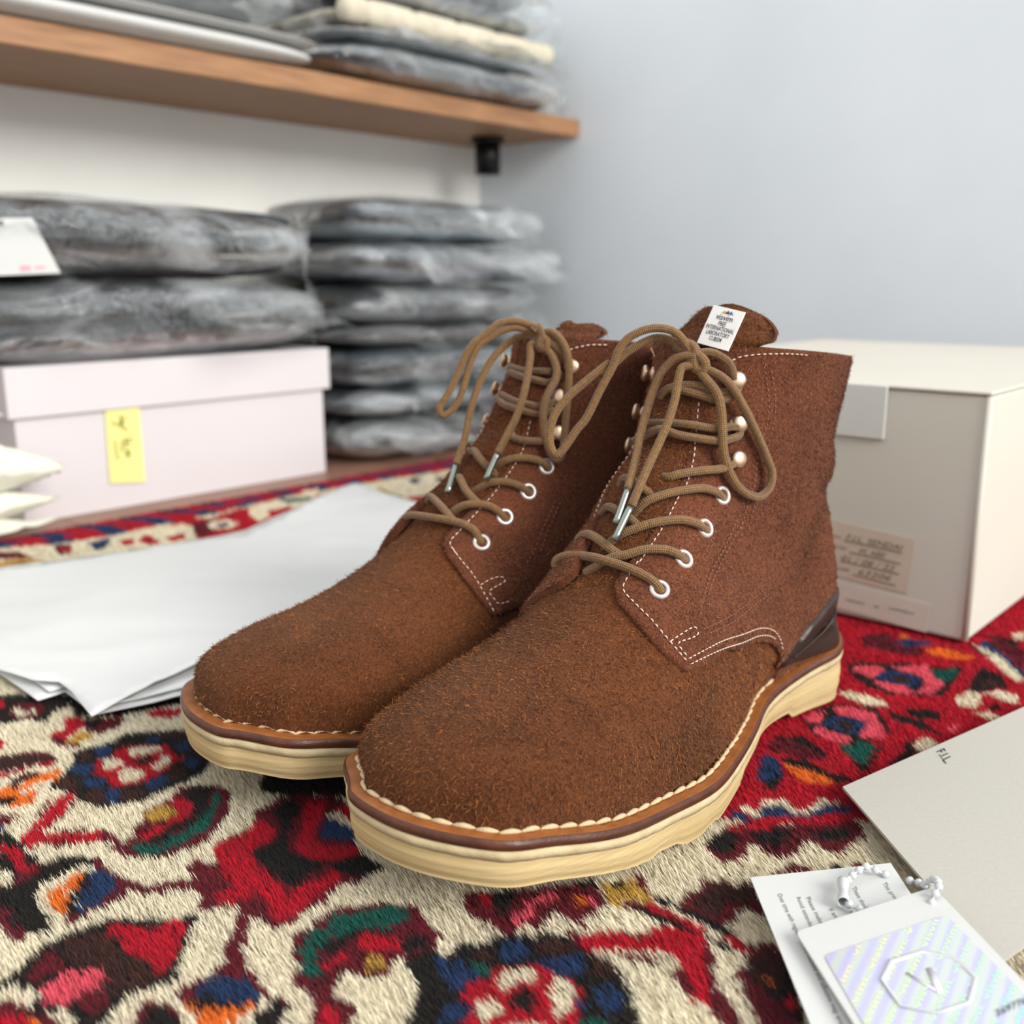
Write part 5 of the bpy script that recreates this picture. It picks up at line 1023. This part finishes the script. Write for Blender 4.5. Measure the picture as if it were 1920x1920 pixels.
# hologram tag
Q=np.array(FL['tagq']);nz=np.cross(Q[1]-Q[0],Q[3]-Q[0]);nz/=np.linalg.norm(nz);nz*=np.sign(nz[2])
def rounded(Q,r,k=5):
    o=[];n=len(Q)
    for i in range(n):
        a,b,c=Q[i-1],Q[i],Q[(i+1)%n];d1=(a-b)/np.linalg.norm(a-b);d2=(c-b)/np.linalg.norm(c-b);p,q=b+d1*r,b+d2*r
        for t_ in np.linspace(0,1,k): o.append((1-t_)**2*p+2*t_*(1-t_)*b+t_**2*q)
    return np.array(o)
tg=tag(flat('hologram_tag',rounded(Q,.0022)+nz*.0011,nz,M['paper'],None,.0011),'white plastic tag with iridescent hologram sticker and bead chain','tag')
H=np.array(FL['holo'])
t=NT('iridescent_sticker');tc=t.node('ShaderNodeTexCoord');hr=[r for r in TX if r[0].startswith('holo')];th_=math.atan2(hr[0][3][1],hr[0][3][0]);pn=np.array([-math.sin(th_),math.cos(th_)]);sp_=abs((np.array(hr[1][2])[:2]-np.array(hr[0][2])[:2])@pn);w=t.n.new('ShaderNodeTexWave');w.inputs['Scale'].default_value=.314159/sp_;w.inputs['Distortion'].default_value=.4;mp=t.n.new('ShaderNodeMapping');mp.inputs['Rotation'].default_value=(0,0,math.atan2(-math.cos(th_),-math.sin(th_)));t.l(tc.outputs['Object'],mp.inputs[0]);t.l(mp.outputs[0],w.inputs[0])
t.base(t.ramp(w.outputs['Fac'],[(.2,srgb(214,222,216)),(.5,srgb(206,216,230)),(.85,srgb(206,202,238))]));t.set(Roughness=.25,Metallic=.35);t.b.inputs['Coat Weight'].default_value=.3
hs=flat('hologram_sticker',rounded(H,.0022)+nz*.0002,nz,t.m,tg,.0002);hs['label']='iridescent rectangular sticker'
def inside(Hq):
    def fn(p):
        s=[np.dot(np.cross(Hq[(i+1)%4]-Hq[i],p-Hq[i]),nz) for i in range(4)];return all(v>0.00002 for v in s) or all(v<-.00002 for v in s)
    return fn
cl_=inside(H);k=0
for r in TX:
    if r[0].startswith('holo'):
        f_=int(r[0][4:])/12;c=[(236,226,196),(220,240,190),(196,240,200),(180,238,216),(178,228,240)];x=f_*3.99;i_=int(x);c=tuple(c[i_][j_]*(1-(x-i_))+c[i_+1][j_]*(x-i_) for j_ in range(3))
        g_=put_text(r,nz*.0003,clip=cl_,bold=.02)
        if g_ and len(g_[1]): mk('foil_words',g_[0],g_[1],plain('foil_print',srgb(*c),.3,.2,.01),hs,smooth=False)
    if r[0]=='num': v,f=put_text(r,nz*.0005,bold=.01);mk('serial_number',v,f,M['ink_grey'],hs,smooth=False)
oc=np.array(FL['oct']);v,f,_=tube(np.vstack([catmull(oc,1,True) if False else oc,oc[:2]])+nz*.0003,.0009,8,.35);mk('embossed_octagon',v,f,plain('emboss',srgb(208,208,212),.3,.2,.01),hs)
vv=np.array(FL['vee'])+nz*.0003;v1=tube(vv[:2],.0007,8,.4)[:2];v2=tube(vv[1:],.0011,8,.4)[:2];V,F=joinm([v1,v2]);mk('embossed_check',V,F,plain('emboss_vee',srgb(212,208,214),.3,.2,.01),hs)
bs=None;BM=plain('white_enamel',srgb(196,199,200),.35,var=.005)
bm=bmesh.new();bmesh.ops.create_uvsphere(bm,u_segments=16,v_segments=10,radius=.00145);sv=[v.co[:] for v in bm.verts];sf=[[v.index for v in f.verts] for f in bm.faces];bm.free()
ch=thing('bead_chain','white enamel bead chain looped through the tag and card','chain')
for pts in (FL['chain1'],FL['chain2']):
    P=np.array(pts);s_=np.r_[0,np.cumsum(np.linalg.norm(np.diff(P,axis=0),axis=1))];Pc=catmull(P,10);sc_=np.r_[0,np.cumsum(np.linalg.norm(np.diff(Pc,axis=0),axis=1))]
    segs=[Pc] if pts is FL['chain2'] else [Pc[:51],Pc[60:]]
    for sg_ in segs:
        sl=np.r_[0,np.cumsum(np.linalg.norm(np.diff(sg_,axis=0),axis=1))];nbd=max(2,int(sl[-1]/.0034)+1)
        for k in range(nbd):
            p=[np.interp(sl[-1]*k/(nbd-1),sl,sg_[:,j_]) for j_ in range(3)]
            if bs is None: b_=mk('bead',sv,sf,BM,ch);bs=b_.data
            else: b_=bpy.data.objects.new('bead',bs);COL.objects.link(b_);b_.parent=ch
            b_.location=p
        v,f,_=tube(sg_,.0004,6);mk('link_wire',v,f,BM,ch)
c1,c2=np.array(FL['clasp'][0]),np.array(FL['clasp'][1]);tt=np.linspace(0,1,15)[:,None];Pc=c1+(c2-c1)*tt
v,f,_=tube(Pc,.0018-.0006*np.exp(-((tt[:,0]-.5)/.22)**2),14,cap=False);cs_=mk('clasp',v,f,BM,ch);md=cs_.modifiers.new('s','SOLIDIFY');md.thickness=.0003
